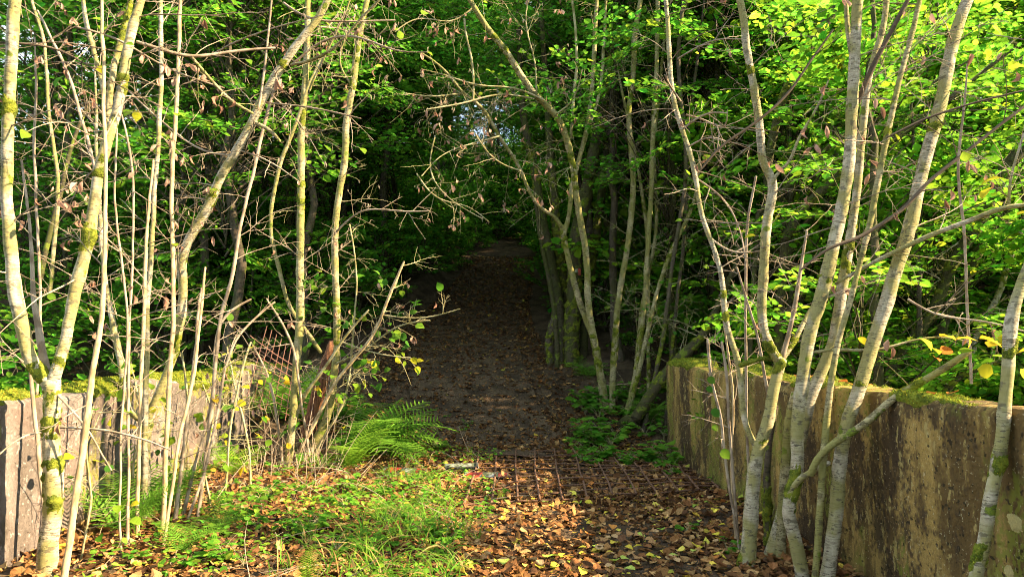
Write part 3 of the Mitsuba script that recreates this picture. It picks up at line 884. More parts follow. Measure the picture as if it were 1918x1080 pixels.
g.branch_px([(105, 735, 5), (160, 800, 4), (210, 880, 3)], 4.7, 4.5, 'twig_brown', 0)
g.branch_px([(113, 800, 5), (200, 806, 5), (260, 820, 4), (320, 842, 3)], 4.65, 4.6, 'twig_brown', 1)
g.branch_px([(0, 850, 3), (50, 815, 4), (90, 808, 4)], 4.4, 4.7, 'twig_brown', 0)
g.branch_px([(255, 78, 7), (300, 92, 8), (355, 105, 8), (430, 98, 7), (515, 90, 5)], 4.9, 5.2, 'twig_brown', 6)
g.branch_px([(358, 108, 7), (400, 155, 7), (435, 190, 7), (472, 212, 6)], 5.0, 5.1, 'bark_algae', 4)
g.branch_px([(140, 50, 5), (220, 75, 5), (300, 120, 4), (420, 165, 3)], 4.9, 5.1, 'twig_brown', 5)
g.branch_px([(0, 80, 4), (120, 98, 4), (190, 140, 3), (300, 200, 2)], 4.6, 4.8, 'twig_dark', 5)
g.limbs(1, 9, .15, .95, (.35, .9), .0045, 'twig_brown', 5, .15, .3)
g.limbs(2, 11, .15, .98, (.35, 1.0), .0045, 'twig_brown', 6, .2, .3)
g.limbs(4, 4, .2, .98, (.3, .7), .004, 'twig_brown', 5, .2, .3)
g.withered(45).leaves(26, ['lime', 'lime', 'green', 'yellow'], (.05, .085))

# ---- left: the second hazel, one stem sweeping right
g = Grower('hazel_tree', 'hazel whose white stem sweeps far to the upper right, left of the path', 'tree', seed=2)
g.stem([(266, 948, 22), (272, 880, 20), (273, 830, 19), (276, 785, 20)], 6.3, 6.3)
g.stem([(276, 792, 15), (245, 770, 13), (233, 715, 13), (220, 650, 14), (206, 580, 11), (196, 520, 9), (187, 400, 8), (184, 320, 7), (180, 200, 5)], 6.3, 6.4, foot=False, over=.5)
g.stem([(275, 790, 16), (300, 730, 16), (325, 660, 16), (338, 600, 18), (343, 540, 17), (341, 500, 18), (354, 450, 19), (384, 400, 20), (415, 330, 19), (450, 270, 18), (476, 220, 18), (497, 178, 18), (526, 130, 17), (560, 80, 16), (592, 40, 15), (614, 0, 14)], 6.3, 6.1, foot=False, over=1.8)
g.stem([(474, 228, 8), (512, 250, 7), (525, 265, 5)], 6.15, 6.1, foot=False, bsdf='bark_algae')
for k_, a_, b_ in ((0, .85, 1), (1, .1, .14), (2, .10, .15), (2, .33, .36), (2, .545, .565)):
    g.moss(k_, a_, b_, 1.14, .38)
g.branch_px([(545, 122, 6), (597, 107, 7), (640, 75, 6), (675, 35, 6), (710, 0, 5)], 6.1, 5.9, 'bark_algae', 4)
g.branch_px([(548, 120, 6), (600, 80, 5), (655, 68, 5), (745, 95, 4), (800, 98, 2)], 6.1, 6.0, 'twig_brown', 7)
g.branch_px([(470, 190, 3), (600, 205, 4), (675, 222, 3)], 6.2, 6.0, 'twig_brown', 5)
g.branch_px([(530, 5, 5), (570, 30, 5), (640, 40, 4), (740, 38, 3)], 6.1, 6.2, 'twig_brown', 7)
g.branch_px([(455, 290, 3), (390, 285, 4), (330, 250, 4), (250, 180, 3), (230, 160, 2)], 6.2, 6.4, 'twig_brown', 6)
g.branch_px([(440, 280, 4), (500, 300, 3), (560, 340, 2)], 6.2, 6.0, 'twig_brown', 4)
g.branch_px([(400, 100, 3), (440, 80, 4), (520, 50, 3), (620, 25, 2)], 6.2, 6.0, 'twig_brown', 5)
g.limbs(2, 14, .2, .98, (.3, .9), .0045, 'twig_brown', 6, .1, .35)
g.limbs(1, 6, .3, .98, (.3, .7), .004, 'twig_brown', 5, .2, .2)
g.withered(48).catkins(60).leaves(10, ['lime', 'green'], (.05, .08))

# ---- left: canes and poles, each by itself
CANES = [
    ('tan_pole', 'thick tan pole leaning right in front of the sunlit parapet', [(120, 1078, 16), (140, 950, 15), (162, 790, 15), (177, 680, 12), (191, 570, 11), (197, 450, 9), (198, 300, 8), (194, 150, 8), (191, 0, 7)], 4.45, 4.7, 'cane_tan', 5),
    ('pale_sapling', 'straight pale sapling with peeling bark behind the sweeping hazel', [(272, 800, 12), (274, 690, 12), (277, 540, 11), (285, 450, 10), (291, 350, 10), (300, 200, 10), (302, 100, 10), (300, 0, 9)], 6.0, 6.2, 'bark_pale', 7),
    ('brown_sapling', 'straight brown sapling standing just left of the sweeping hazel', [(306, 960, 11), (312, 840, 10), (317, 715, 10), (325, 540, 9), (322, 450, 9), (324, 300, 9), (331, 175, 9), (336, 50, 8), (337, 0, 8)], 5.7, 5.9, 'cane_tan', 7),
    ('dead_stalk', 'thin tan stalk between the forked hazel and the pale sapling', [(258, 950, 8), (262, 800, 8), (265, 690, 8), (270, 540, 8), (278, 400, 6), (288, 300, 5)], 5.6, 5.8, 'cane_tan', 3),
    ('dead_stalk', 'thin grey stalk rising in front of the mossy wall top', [(228, 1078, 5), (225, 940, 5), (232, 740, 5), (235, 540, 5), (222, 450, 5), (219, 240, 4)], 5.2, 5.4, 'twig_brown', 5),
    ('dead_stalk', 'thin pinkish stalk right of the mossy forked stem', [(240, 900, 6), (241, 720, 6), (245, 540, 5), (245, 300, 5), (228, 215, 4)], 5.4, 5.6, 'twig_brown', 6),
    ('leaning_cane', 'long reddish cane leaning right across the dark wood', [(370, 980, 8), (385, 860, 8), (400, 730, 8), (415, 590, 8), (430, 535, 8), (450, 425, 7), (475, 320, 7), (492, 240, 7), (520, 150, 5)], 6.2, 6.6, 'twig_brown', 6),
    ('leaning_cane', 'pale crooked cane bending upwards in front of the parapet end', [(300, 1066, 7), (325, 900, 7), (345, 780, 7), (360, 715, 7), (378, 560, 6), (385, 500, 4)], 5.3, 5.7, 'cane_tan', 3),
    ('leaning_cane', 'thin straight cane rising to the top beside the sweeping stem', [(484, 205, 5), (497, 110, 5), (510, 0, 4)], 6.1, 6.1, 'twig_brown', 2),
    ('dead_stalk', 'crooked brown stalk left of the forked hazel stem', [(60, 720, 8), (50, 620, 7), (30, 490, 6), (20, 380, 4), (22, 300, 4)], 5.0, 5.1, 'twig_brown', 4),
    ('dead_stalk', 'wavy reddish stalk with dry leaves beside the leftmost stem', [(65, 780, 6), (75, 640, 7), (72, 480, 6), (66, 330, 6), (66, 180, 5), (66, 70, 3)], 5.3, 5.4, 'twig_brown', 6),
    ('dead_stalk', 'slender stalk leaning left out of the canes by the parapet', [(340, 1010, 6), (410, 760, 6), (440, 640, 5), (515, 565, 4)], 6.0, 6.6, 'twig_brown', 4),
    ('dead_stalk', 'slender forked stalk between the leaning canes', [(365, 870, 7), (400, 720, 6), (425, 590, 6), (470, 560, 4)], 6.3, 6.5, 'twig_brown', 4),
    ('dead_stalk', 'upright reddish stalk in front of the mossy parapet end', [(345, 830, 7), (362, 690, 7), (375, 560, 6), (378, 540, 4)], 6.1, 6.2, 'twig_brown', 3),
    ('slanting_stem', 'grey stem slanting left behind the forked hazel', [(95, 560, 9), (100, 470, 9), (108, 330, 8), (90, 200, 7), (84, 90, 7), (60, 0, 6)], 7.0, 7.4, 'bark_algae', 5),
    ('slanting_stem', 'thin dead stem leaning to the right behind the leftmost trunk', [(180, 320, 7), (150, 210, 7), (120, 120, 6), (90, 60, 5), (70, 20, 4)], 5.2, 5.4, 'twig_brown', 5),
    ('slanting_stem', 'olive stem leaning over the shaded bank behind the stalks', [(75, 520, 12), (95, 430, 11), (120, 330, 10), (150, 230, 8), (215, 140, 7)], 8.0, 8.2, 'bark_mossy', 4),
]
for i_, (nm, lb, pts, d0, d1, bs, nl) in enumerate(CANES):
    g = Grower(nm, lb, 'sapling' if 'sapling' in nm or 'stem' in nm else 'cane', seed=20 + i_)
    g.stem(pts, d0, d1, bs, sides=6, over=.8 if pts[-1][1] <= 0 else 0, foot=pts[0][1] > 700)
    if pts[0][1] <= 700 and pts[0][1] > 300:
        pass
    g.limbs(0, nl, .25, 1.0, (.2, .65), .0035, 'twig_brown', 4, .25, .15)
    if i_ % 2 == 0:
        g.withered(11)
    if i_ in (1, 2, 6, 9):
        g.leaves(3, ['lime', 'green'], (.05, .08))

SHOOTS = [([(335, 1000, 6), (345, 860, 5), (352, 740, 5), (340, 660, 4)], 6.4, 'leafy shoot with yellow green leaves left of the leaning canes'), ([(420, 940, 6), (430, 820, 5), (452, 700, 5), (470, 640, 3)], 7.2, 'leafy shoot with yellow green leaves in front of the mossy wall end'),
          ([(470, 930, 6), (462, 820, 5), (440, 720, 4), (425, 650, 3)], 7.6, 'leafy shoot leaning left before the wall end'), ([(255, 1000, 5), (250, 880, 5), (262, 780, 4), (250, 700, 3)], 6.0, 'leafy shoot at the foot of the sweeping hazel'),
          ([(150, 1040, 5), (170, 930, 5), (160, 830, 4), (176, 760, 3)], 5.1, 'leafy shoot close to the tan pole'), ([(395, 960, 5), (385, 870, 5), (398, 790, 4), (380, 720, 3)], 6.6, 'low leafy shoot between the leaning canes')]
for i_, (pts, d0, lb) in enumerate(SHOOTS):
    g = Grower('leafy_shoot', lb, 'shoot', seed=40 + i_)
    g.stem(pts, d0, d0 + .2, 'twig_olive', sides=5)
    g.limbs(0, 6, .25, 1, (.15, .4), .003, 'twig_olive', 3, .2, .2)
    g.leaves(20, ['lime', 'lime', 'green', 'yellow'], (.055, .085))

# ---- middle left: two olive poles, the rotten stem and their shoots
g = Grower('hazel_tree', 'clump of two olive poles with a rotten red stem, left of the path', 'tree', seed=50)
g.stem([(530, 912, 15), (547, 800, 16), (555, 690, 16), (562, 590, 17), (562, 500, 16), (564, 350, 15), (566, 225, 14), (572, 150, 13), (575, 75, 12), (577, 0, 12)], 8.6, 9.0, over=2.2, bsdf='bark_algae')
g.stem([(565, 868, 18), (600, 810, 17), (625, 715, 15), (631, 615, 14), (629, 535, 14), (627, 450, 14), (633, 375, 14), (645, 300, 14), (650, 225, 14), (660, 165, 14), (672, 75, 13), (688, 0, 11)], 8.9, 8.9, over=2.2, bsdf='bark_algae')
g.stem([(570, 862, 32), (580, 800, 30), (597, 730, 28), (612, 680, 24), (622, 640, 14)], 9.0, 9.05, bsdf='dead_wood', rough_=.35, label='rotten reddish brown broken stem')
g.stem([(602, 660, 8), (570, 615, 8), (540, 567, 8), (530, 530, 8), (512, 460, 8), (507, 400, 8), (517, 340, 8), (532, 285, 8), (556, 228, 7), (575, 170, 5), (600, 110, 4)], 8.9, 8.8, foot=False, bsdf='bark_algae')
g.stem([(545, 860, 8), (562, 760, 7), (600, 700, 6), (640, 640, 5), (690, 580, 4)], 8.8, 8.5, bsdf='twig_olive')
g.stem([(560, 850, 8), (590, 790, 8), (640, 700, 7), (690, 640, 6), (735, 540, 6), (758, 490, 4)], 8.8, 8.4, bsdf='cane_tan')
g.stem([(535, 900, 6), (520, 800, 5), (500, 700, 4), (470, 640, 3)], 8.8, 8.6, bsdf='twig_brown')
g.stem([(580, 850, 6), (565, 760, 5), (545, 640, 5), (500, 560, 3)], 8.8, 8.4, bsdf='twig_brown')
g.stem([(590, 850, 6), (640, 760, 5), (660, 640, 4), (668, 520, 3), (655, 420, 3)], 8.8, 8.4, bsdf='twig_olive')
for k_, a_, b_ in ((1, .58, .70), (0, .4, .44), (0, .52, .56), (1, .2, .26), (2, .0, .12)):
    g.moss(k_, a_, b_, 1.12, .38)
g.branch_px([(625, 440, 5), (680, 395, 4), (745, 395, 4), (805, 395, 3)], 8.8, 8.5, 'twig_brown', 6)
g.branch_px([(632, 680, 5), (690, 650, 4), (750, 610, 4), (805, 600, 3)], 8.8, 8.4, 'twig_olive', 8)
g.branch_px([(720, 590, 3), (790, 595, 3), (862, 578, 2)], 8.5, 8.3, 'twig_olive', 3)
g.branch_px([(640, 640, 4), (700, 660, 3), (770, 670, 2)], 8.7, 8.4, 'twig_olive', 5)
g.branch_px([(660, 160, 5), (640, 130, 4), (655, 60, 4), (700, 30, 3)], 8.9, 8.7, 'bark_algae', 4)
g.branch_px([(580, 170, 5), (610, 100, 5), (640, 40, 4), (655, 0, 4)], 8.9, 8.8, 'bark_algae', 4)
g.limbs(0, 8, .02, .35, (.3, .8), .005, 'twig_brown', 6, .5, .0)
g.limbs(1, 7, .02, .4, (.3, .8), .005, 'twig_brown', 7, .4, .0)
g.limbs(0, 10, .4, .95, (.3, .8), .004, 'twig_olive', 5, .2, .2)
g.limbs(1, 12, .4, .98, (.3, .9), .004, 'twig_olive', 5, .2, .2)
g.limbs(5, 7, .3, 1, (.3, .6), .004, 'twig_olive', 6, .0, .1)
g.limbs(8, 6, .3, 1, (.3, .6), .003, 'twig_olive', 6, .2, .1)
g.leaves(85, ['green', 'lime', 'green', 'green'], (.08, .12), where=lambda p: p[2] < 2.3 and p[0] > -2.5)
g.leaves(40, ['lime', 'lime', 'yellow', 'green'], (.06, .10), where=lambda p: p[2] < 1.4)
g.withered(34).catkins(40, where=lambda p: p[2] > 3)

# ---- centre: the mossy multi stemmed old tree beside the path
g = Grower('old_tree', 'old mossy tree of several trunks right of the dirt path', 'tree', seed=60)
g.thin = .86
g.stem([(1066, 724, 46), (1070, 680, 36), (1070, 620, 36), (1075, 560, 35), (1080, 450, 33), (1098, 360, 30), (1120, 250, 28), (1138, 170, 24), (1148, 60, 22), (1152, 0, 20)], 12.9, 13.0, over=4, bsdf='bark_mossy', sides=12)
g.stem([(1062, 705, 30), (1054, 620, 26), (1042, 540, 24), (1026, 460, 24), (1012, 390, 22), (1000, 310, 20), (986, 250, 18), (975, 150, 15), (972, 60, 12)], 13.0, 13.6, over=3, bsdf='bark_mossy', sides=10, foot=False)
g.stem([(1058, 660, 24), (1060, 560, 22), (1048, 480, 22), (1040, 400, 20), (1032, 300, 20), (1024, 180, 16), (1016, 60, 12)], 13.3, 13.4, over=3, bsdf='bark_mossy', sides=9, foot=False)
g.stem([(1044, 690, 12), (1040, 600, 12), (1028, 520, 11), (1010, 430, 10), (1003, 370, 9)], 12.8, 13.0, bsdf='bark_mossy', foot=False)
g.stem([(1034, 692, 22), (1030, 650, 22), (1036, 600, 16), (1046, 550, 6)], 13.1, 13.2, bsdf='bark_dark', rough_=.5, sides=14)
g.moss(4, .1, .9, 1.2, .3)
g.stem([(1090, 690, 22), (1100, 560, 20), (1118, 430, 20), (1135, 300, 18), (1160, 150, 15), (1175, 40, 12)], 13.2, 13.5, over=3, bsdf='bark_mossy', sides=8, foot=False)
for k_, a_, b_ in ((0, .02, .2), (1, .3, .45), (0, .4, .62), (2, .1, .4), (5, .1, .3)):
    g.moss(k_, a_, b_, 1.08, .42)
g.limbs(0, 8, .3, .7, (.5, 1.2), .008, 'twig_olive', 6, .3, .2)
g.limbs(1, 8, .3, .8, (.5, 1.3), .008, 'twig_olive', 6, .2, .3)
g.leaves(35, ['green', 'deep'], (.07, .11))

tmk = thing('trail_marker', 'small red and white trail marker on the old mossy trunk', 'sign')
c0 = at(1083, 509, 12.72)
for nm, bs, (ox, oz), (w, h) in (('red_panel', 'board_red', (.018, 0), (.05, .12)), ('white_panel', 'board_white', (-.032, .022), (.048, .07))):
    x = np.linspace(-w / 2, w / 2, 5)
    fr = np.array([[a + ox, -.02 * (1 - ((a + ox) / .08) ** 2), b + oz] for b in (-h / 2, h / 2) for a in x]) + c0
    V = np.vstack([fr, fr + [0, .03, 0]])
    k = np.arange(4)
    f = np.vstack([np.stack([k, k + 1, k + 6], 1), np.stack([k, k + 6, k + 5], 1), np.stack([k + 10, k + 16, k + 11], 1), np.stack([k + 10, k + 15, k + 16], 1),
                   np.stack([k, k + 10, k + 11], 1), np.stack([k, k + 11, k + 1], 1), np.stack([k + 5, k + 16, k + 15], 1), np.stack([k + 5, k + 6, k + 16], 1),
                   [[0, 5, 15], [0, 15, 10], [4, 14, 19], [4, 19, 9]]])
    part(tmk, nm, mikit.ply((V, f), bs))

# ---- centre: the yellow green hazel arching left over the path
g = Grower('hazel_tree', 'yellow green hazel arching left over the dirt path', 'tree', seed=70)
g.stem([(1138, 776, 15), (1125, 705, 15), (1112, 632, 14), (1102, 570, 13), (1100, 500, 13), (1092, 440, 13), (1082, 380, 13), (1075, 325, 13), (1063, 265, 13), (1042, 218, 13), (1005, 180, 13), (970, 132, 13), (950, 100, 13), (915, 55, 12), (880, 0, 10)], 11.3, 9.8, over=1.6, bsdf='bark_algae')
g.stem([(1130, 770, 12), (1115, 645, 12), (1095, 590, 12), (1076, 532, 12), (1065, 485, 11), (1055, 438, 11), (1052, 422, 10)], 11.3, 10.9, bsdf='bark_algae')
g.stem([(1053, 428, 8), (1040, 408, 8), (1015, 390, 7), (980, 330, 7), (965, 300, 7), (935, 255, 7), (900, 200, 7), (870, 175, 6), (825, 125, 5), (790, 100, 4)], 10.9, 9.8, foot=False, bsdf='bark_algae')
g.stem([(1056, 440, 9), (1064, 410, 9), (1070, 360, 9), (1080, 315, 9), (1095, 260, 9), (1106, 190, 9), (1111, 135, 9), (1115, 50, 9), (1118, 0, 8)], 10.9, 10.9, foot=False, bsdf='bark_algae', over=1.5)
g.stem([(1082, 310, 6), (1100, 250, 6), (1125, 160, 6), (1130, 100, 6), (1135, 0, 5)], 10.9, 11.2, foot=False, bsdf='twig_olive', over=1.2)
g.stem([(1070, 260, 6), (1072, 210, 6), (1080, 120, 6), (1078, 60, 5), (1072, 0, 5)], 10.8, 11, foot=False, bsdf='twig_olive', over=1.2)
g.stem([(886, 190, 4), (885, 120, 4), (872, 60, 4), (870, 35, 4)], 9.9, 9.9, foot=False, bsdf='twig_olive')
for k_, a_, b_ in ((0, .08, .16), (0, .42, .50), (1, .85, 1), (1, .3, .36), (0, .68, .74)):
    g.moss(k_, a_, b_, 1.15, .36)
for pts in ([(1020, 188, 5), (960, 165, 4), (900, 160, 4), (830, 140, 3), (790, 130, 2)], [(1000, 185, 5), (930, 178, 4), (880, 190, 4), (800, 205, 3)], [(935, 255, 4), (880, 270, 3), (830, 290, 2), (790, 330, 2)],
            [(975, 320, 4), (930, 300, 3), (890, 250, 3)], [(890, 10, 4), (840, 40, 3), (790, 35, 3), (740, 60, 2)], [(1005, 180, 4), (1000, 110, 3), (985, 40, 3), (990, 0, 2)],
            [(1040, 215, 4), (1070, 190, 3), (1090, 130, 2)], [(815, 255, 3), (810, 330, 3), (830, 360, 2), (905, 410, 2)], [(780, 325, 3), (830, 375, 3), (870, 385, 2), (915, 415, 2)], [(865, 175, 4), (800, 180, 3), (760, 175, 2)]):
    g.branch_px(pts, 10.1, 9.7, 'twig_olive', 8, .5)
g.limbs(0, 14, .45, .95, (.4, 1.0), .004, 'twig_olive', 6, .1, .5)
g.limbs(2, 12, .1, .98, (.4, 1.0), .004, 'twig_olive', 6, -.1, .6)
g.limbs(3, 8, .2, .9, (.3, .8), .004, 'twig_olive', 5, .3, .3)
over_path = lambda p: p[0] < 0.9
g.withered(140, (.06, .10), where=over_path).catkins(230, where=over_path).leaves(14, ['lime', 'green'], (.06, .09))

# ---- centre right: slim yellow green poles
POLES = [
    ('wavy yellow green pole right of the arching hazel', [(1147, 776, 14), (1147, 715, 13), (1152, 640, 13), (1162, 535, 12), (1171, 490, 12), (1180, 425, 12), (1186, 350, 12), (1182, 275, 12), (1178, 210, 11), (1186, 140, 11), (1188, 75, 11), (1199, 5, 10)], 11.2, 11.0),
    ('straight slim pole second right of the arching hazel', [(1172, 778, 11), (1180, 750, 11), (1200, 640, 10), (1208, 560, 10), (1211, 500, 10), (1216, 425, 10), (1220, 350, 10), (1223, 250, 10), (1230, 125, 9), (1232, 0, 9)], 11.0, 10.8),
    ('leaning slim pole bending right towards the brown parapet end', [(1178, 770, 9), (1200, 680, 9), (1220, 590, 9), (1236, 530, 8), (1260, 465, 8), (1280, 425, 8), (1302, 370, 7), (1310, 300, 6)], 10.9, 10.7),
    ('dark slim pole in front of the green trees, near the brown parapet end', [(1215, 760, 8), (1240, 640, 8), (1262, 480, 8), (1284, 330, 8), (1280, 225, 8), (1272, 150, 8), (1272, 75, 8), (1281, 0, 8)], 10.6, 10.4),
    ('thin pole standing close behind the wavy pole', [(1190, 700, 7), (1205, 560, 7), (1228, 440, 7), (1226, 300, 7), (1236, 160, 6), (1250, 20, 6)], 11.6, 11.6),
    ('crooked thin pole leaning left between the slim poles', [(1215, 720, 7), (1214, 600, 7), (1210, 420, 7), (1196, 320, 7), (1180, 240, 6), (1164, 165, 5)], 11.4, 11.5),
    ('thin dark pole rising behind the leaning slim pole', [(1255, 700, 7), (1268, 560, 7), (1284, 420, 7), (1290, 260, 6), (1305, 120, 6), (1318, 10, 5)], 10.9, 11.2),
]
for i_, (lb, pts, d0, d1) in enumerate(POLES):
    g = Grower('slim_pole', lb, 'sapling', seed=80 + i_)
    g.stem(pts, d0, d1, 'bark_algae' if i_ not in (3, 6) else 'bark_dark', over=2 if pts[-1][1] < 80 else .4)
    g.moss(0, .1, .2, 1.14, .36).moss(0, .55, .6, 1.14, .36)
    g.limbs(0, 9, .12, .97, (.3, .9), .004, 'twig_olive', 6, .15, .15)
    g.leaves(13, ['green', 'green', 'lime', 'deep'], (.06, .085), where=lambda p: p[2] < 3.4)

# ---- right: the hazels that stand along the brown parapet
g = Grower('hazel_tree', 'forked hazel with mossy crotches nearest the path beside the brown parapet', 'tree', seed=100)
g.stem([(1400, 1052, 32), (1406, 965, 30), (1412, 890, 28), (1424, 832, 25), (1437, 795, 23), (1447, 740, 23), (1459, 692, 22), (1464, 672, 22)], 5.2, 5.25)
g.stem([(1463, 680, 19), (1446, 655, 19), (1432, 622, 19), (1427, 580, 19), (1429, 540, 19), (1434, 450, 20), (1442, 380, 20), (1446, 340, 19), (1430, 305, 17), (1425, 265, 17), (1417, 200, 17), (1407, 135, 16), (1397, 75, 16), (1390, 20, 15), (1385, 0, 15)], 5.25, 5.1, foot=False, over=1.6)
g.stem([(1418, 838, 12), (1402, 808, 12), (1389, 740, 12), (1381, 672, 13), (1363, 615, 12), (1355, 550, 11), (1347, 500, 10), (1327, 440, 10), (1310, 380, 10), (1300, 320, 11), (1280, 250, 10), (1265, 200, 10), (1255, 125, 10), (1250, 25, 9), (1248, 0, 9)], 5.3, 5.6, foot=False, over=1.3)
g.stem([(1464, 676, 11), (1473, 640, 10), (1481, 610, 9), (1492, 555, 9), (1500, 500, 7), (1512, 430, 4)], 5.25, 5.2, foot=False, bsdf='twig_brown')
g.stem([(1466, 672, 10), (1490, 635, 10), (1510, 595, 9), (1530, 560, 7), (1545, 520, 5)], 5.25, 5.4, foot=False)
g.stem([(1446, 345, 8), (1456, 325, 7), (1472, 310, 6), (1492, 270, 6), (1520, 220, 5), (1540, 180, 4), (1552, 150, 3)], 5.15, 5.1, foot=False, bsdf='bark_algae')
g.stem([(1385, 685, 7), (1410, 676, 8), (1445, 672, 8), (1460, 676, 7)], 5.3, 5.25, foot=False, bsdf='bark_mossy')
for k_, a_, b_ in ((0, .93, 1), (1, .0, .06), (1, .49, .52), (2, .18, .24), (0, .56, .60), (6, .1, .9), (4, .1, .35), (0, .03, .08)):
    g.moss(k_, a_, b_, 1.10, .36)
for pts in ([(1270, 110, 4), (1340, 75, 3), (1400, 75, 2)], [(1282, 240, 5), (1330, 212, 4), (1362, 212, 3)], [(1285, 215, 4), (1330, 230, 4), (1355, 238, 3), (1362, 205, 2)], [(1290, 275, 4), (1330, 258, 4), (1366, 268, 2)],
            [(1330, 445, 4), (1370, 470, 4), (1440, 468, 2)], [(1306, 335, 4), (1352, 370, 4), (1385, 430, 3), (1398, 500, 2)], [(1275, 190, 5), (1255, 160, 4), (1245, 140, 3)]):
    g.branch_px(pts, 5.5, 5.3, 'twig_brown', 4, .25)
g.limbs(1, 10, .1, .95, (.25, .7), .0035, 'twig_brown', 5, .15, .2)
g.limbs(2, 12, .2, .95, (.25, .7), .0035, 'twig_brown', 4, .1, .2)
g.withered(12).leaves(8, ['lime', 'green'], (.05, .08))

g = Grower('hazel_tree', 'tall straight hazel with two pale trunks side by side at the brown parapet', 'tree', seed=101)
g.stem([(1502, 1078, 28), (1486, 1000, 27), (1477, 960, 27), (1491, 890, 26), (1492, 820, 26), (1497, 755, 26), (1505, 700, 26), (1517, 625, 26), (1535, 565, 27), (1546, 525, 27), (1565, 440, 26), (1580, 375, 25), (1590, 300, 23), (1595, 225, 23), (1600, 125, 23), (1603, 50, 22), (1606, 0, 22)], 4.9, 4.9, over=1.6)
g.stem([(1505, 800, 24), (1521, 735, 24), (1545, 680, 24), (1565, 620, 23), (1577, 540, 22), (1585, 490, 20), (1600, 400, 17), (1610, 300, 16), (1620, 200, 15), (1632, 125, 13), (1654, 50, 12), (1661, 0, 12)], 5.35, 5.3, over=1.4, foot=True)
g.stem([(1606, 192, 11), (1630, 135, 11), (1660, 75, 10), (1701, 0, 9)], 4.95, 4.8, foot=False, over=.9, bsdf='twig_dark')
g.stem([(1597, 110, 10), (1588, 60, 10), (1585, 0, 9)], 4.95, 5, foot=False, over=1)
g.stem([(1474, 930, 11), (1495, 900, 12), (1525, 880, 11), (1553, 866, 9)], 4.9, 4.75, foot=False)
for k_, a_, b_ in ((0, .10, .16), (1, .38, .45), (1, .06, .09), (0, .34, .36)):
    g.moss(k_, a_, b_, 1.10, .34)
for pts in ([(1520, 660, 6), (1570, 655, 7), (1640, 655, 6), (1700, 640, 5), (1770, 632, 4), (1815, 640, 3)], [(1310, 320, 4), (1350, 275, 6), (1400, 240, 6), (1440, 210, 6), (1480, 170, 6), (1515, 120, 5), (1560, 55, 4)]):
    g.branch_px(pts, 4.9, 4.8, 'twig_dark' if pts[0][0] < 1500 else 'bark_algae', 5, .4)
g.limbs(0, 12, .3, .97, (.25, .8), .0035, 'twig_brown', 5, .1, .2)
g.limbs(1, 8, .3, .95, (.25, .8), .0035, 'twig_brown', 5, .1, .2)
g.withered(14, where=lambda p: p[2] > 1.5).leaves(6, ['lime', 'yellow'], (.05, .08))

g = Grower('slim_pole', 'slender smooth pole between the twin trunks and the leaning pale trunk', 'sapling', seed=102)
g.stem([(1527, 1078, 14), (1537, 940, 14), (1545, 820, 14), (1555, 730, 13), (1570, 640, 12), (1590, 570, 11), (1610, 495, 11), (1625, 435, 12), (1645, 335, 13), (1667, 230, 12), (1685, 150, 11), (1705, 75, 11), (1723, 0, 10)], 4.7, 4.8, over=1.4, bsdf='bark_algae')
g.limbs(0, 9, .45, .97, (.25, .7), .0035, 'twig_brown', 5, .1, .1).withered(4).moss(0, .55, .6, 1.12, .35)

g = Grower('hazel_tree', 'thick pale trunk leaning right in front of the brown parapet', 'tree', seed=103)
g.stem([(1550, 1078, 28), (1565, 965, 28), (1575, 850, 27), (1587, 790, 27), (1610, 725, 27), (1635, 640, 27), (1660, 570, 28), (1672, 525, 28), (1700, 440, 27), (1720, 350, 26), (1737, 285, 25), (1760, 200, 25), (1775, 125, 25), (1792, 55, 24), (1812, 0, 23)], 4.75, 4.9, over=1.8)
g.stem([(1518, 890, 13), (1530, 862, 13), (1555, 835, 14), (1580, 818, 15), (1610, 800, 15), (1675, 745, 14), (1725, 715, 14), (1780, 682, 13), (1818, 656, 9)], 4.7, 4.45, foot=False, bsdf='bark_algae')
for k_, a_, b_ in ((0, .225, .255), (0, .525, .545), (1, .62, .7)):
    g.moss(k_, a_, b_, 1.08, .36)
for pts in ([(1500, 505, 4), (1560, 462, 7), (1600, 448, 8), (1650, 420, 8), (1695, 388, 8), (1735, 345, 8), (1780, 308, 7), (1840, 260, 7), (1918, 200, 6)], [(1660, 258, 4), (1735, 222, 5), (1800, 200, 5), (1918, 170, 4)]):
    g.branch_px(pts, 4.7, 4.6, 'twig_dark', 5, .4)
for pts in ([(1565, 532, 7), (1620, 500, 8), (1700, 460, 10), (1750, 438, 11), (1825, 410, 11), (1890, 388, 11), (1935, 384, 10)],):
    g.branch_px(pts, 4.9, 4.5, 'bark_pale', 6, .45)
g.branch_px([(1890, 388, 7), (1892, 345, 6), (1905, 290, 5), (1918, 250, 5)], 4.55, 4.5, 'bark_pale', 5, .35)
g.branch_px([(1700, 560, 5), (1760, 590, 4), (1830, 600, 4), (1918, 620, 3)], 4.7, 4.3, 'twig_brown', 6, .3)
g.limbs(0, 12, .35, .97, (.25, .8), .0035, 'twig_brown', 5, .0, .2)
g.withered(12, where=lambda p: p[2] > 1.5).leaves(8, ['lime', 'yellow'], (.06, .09))
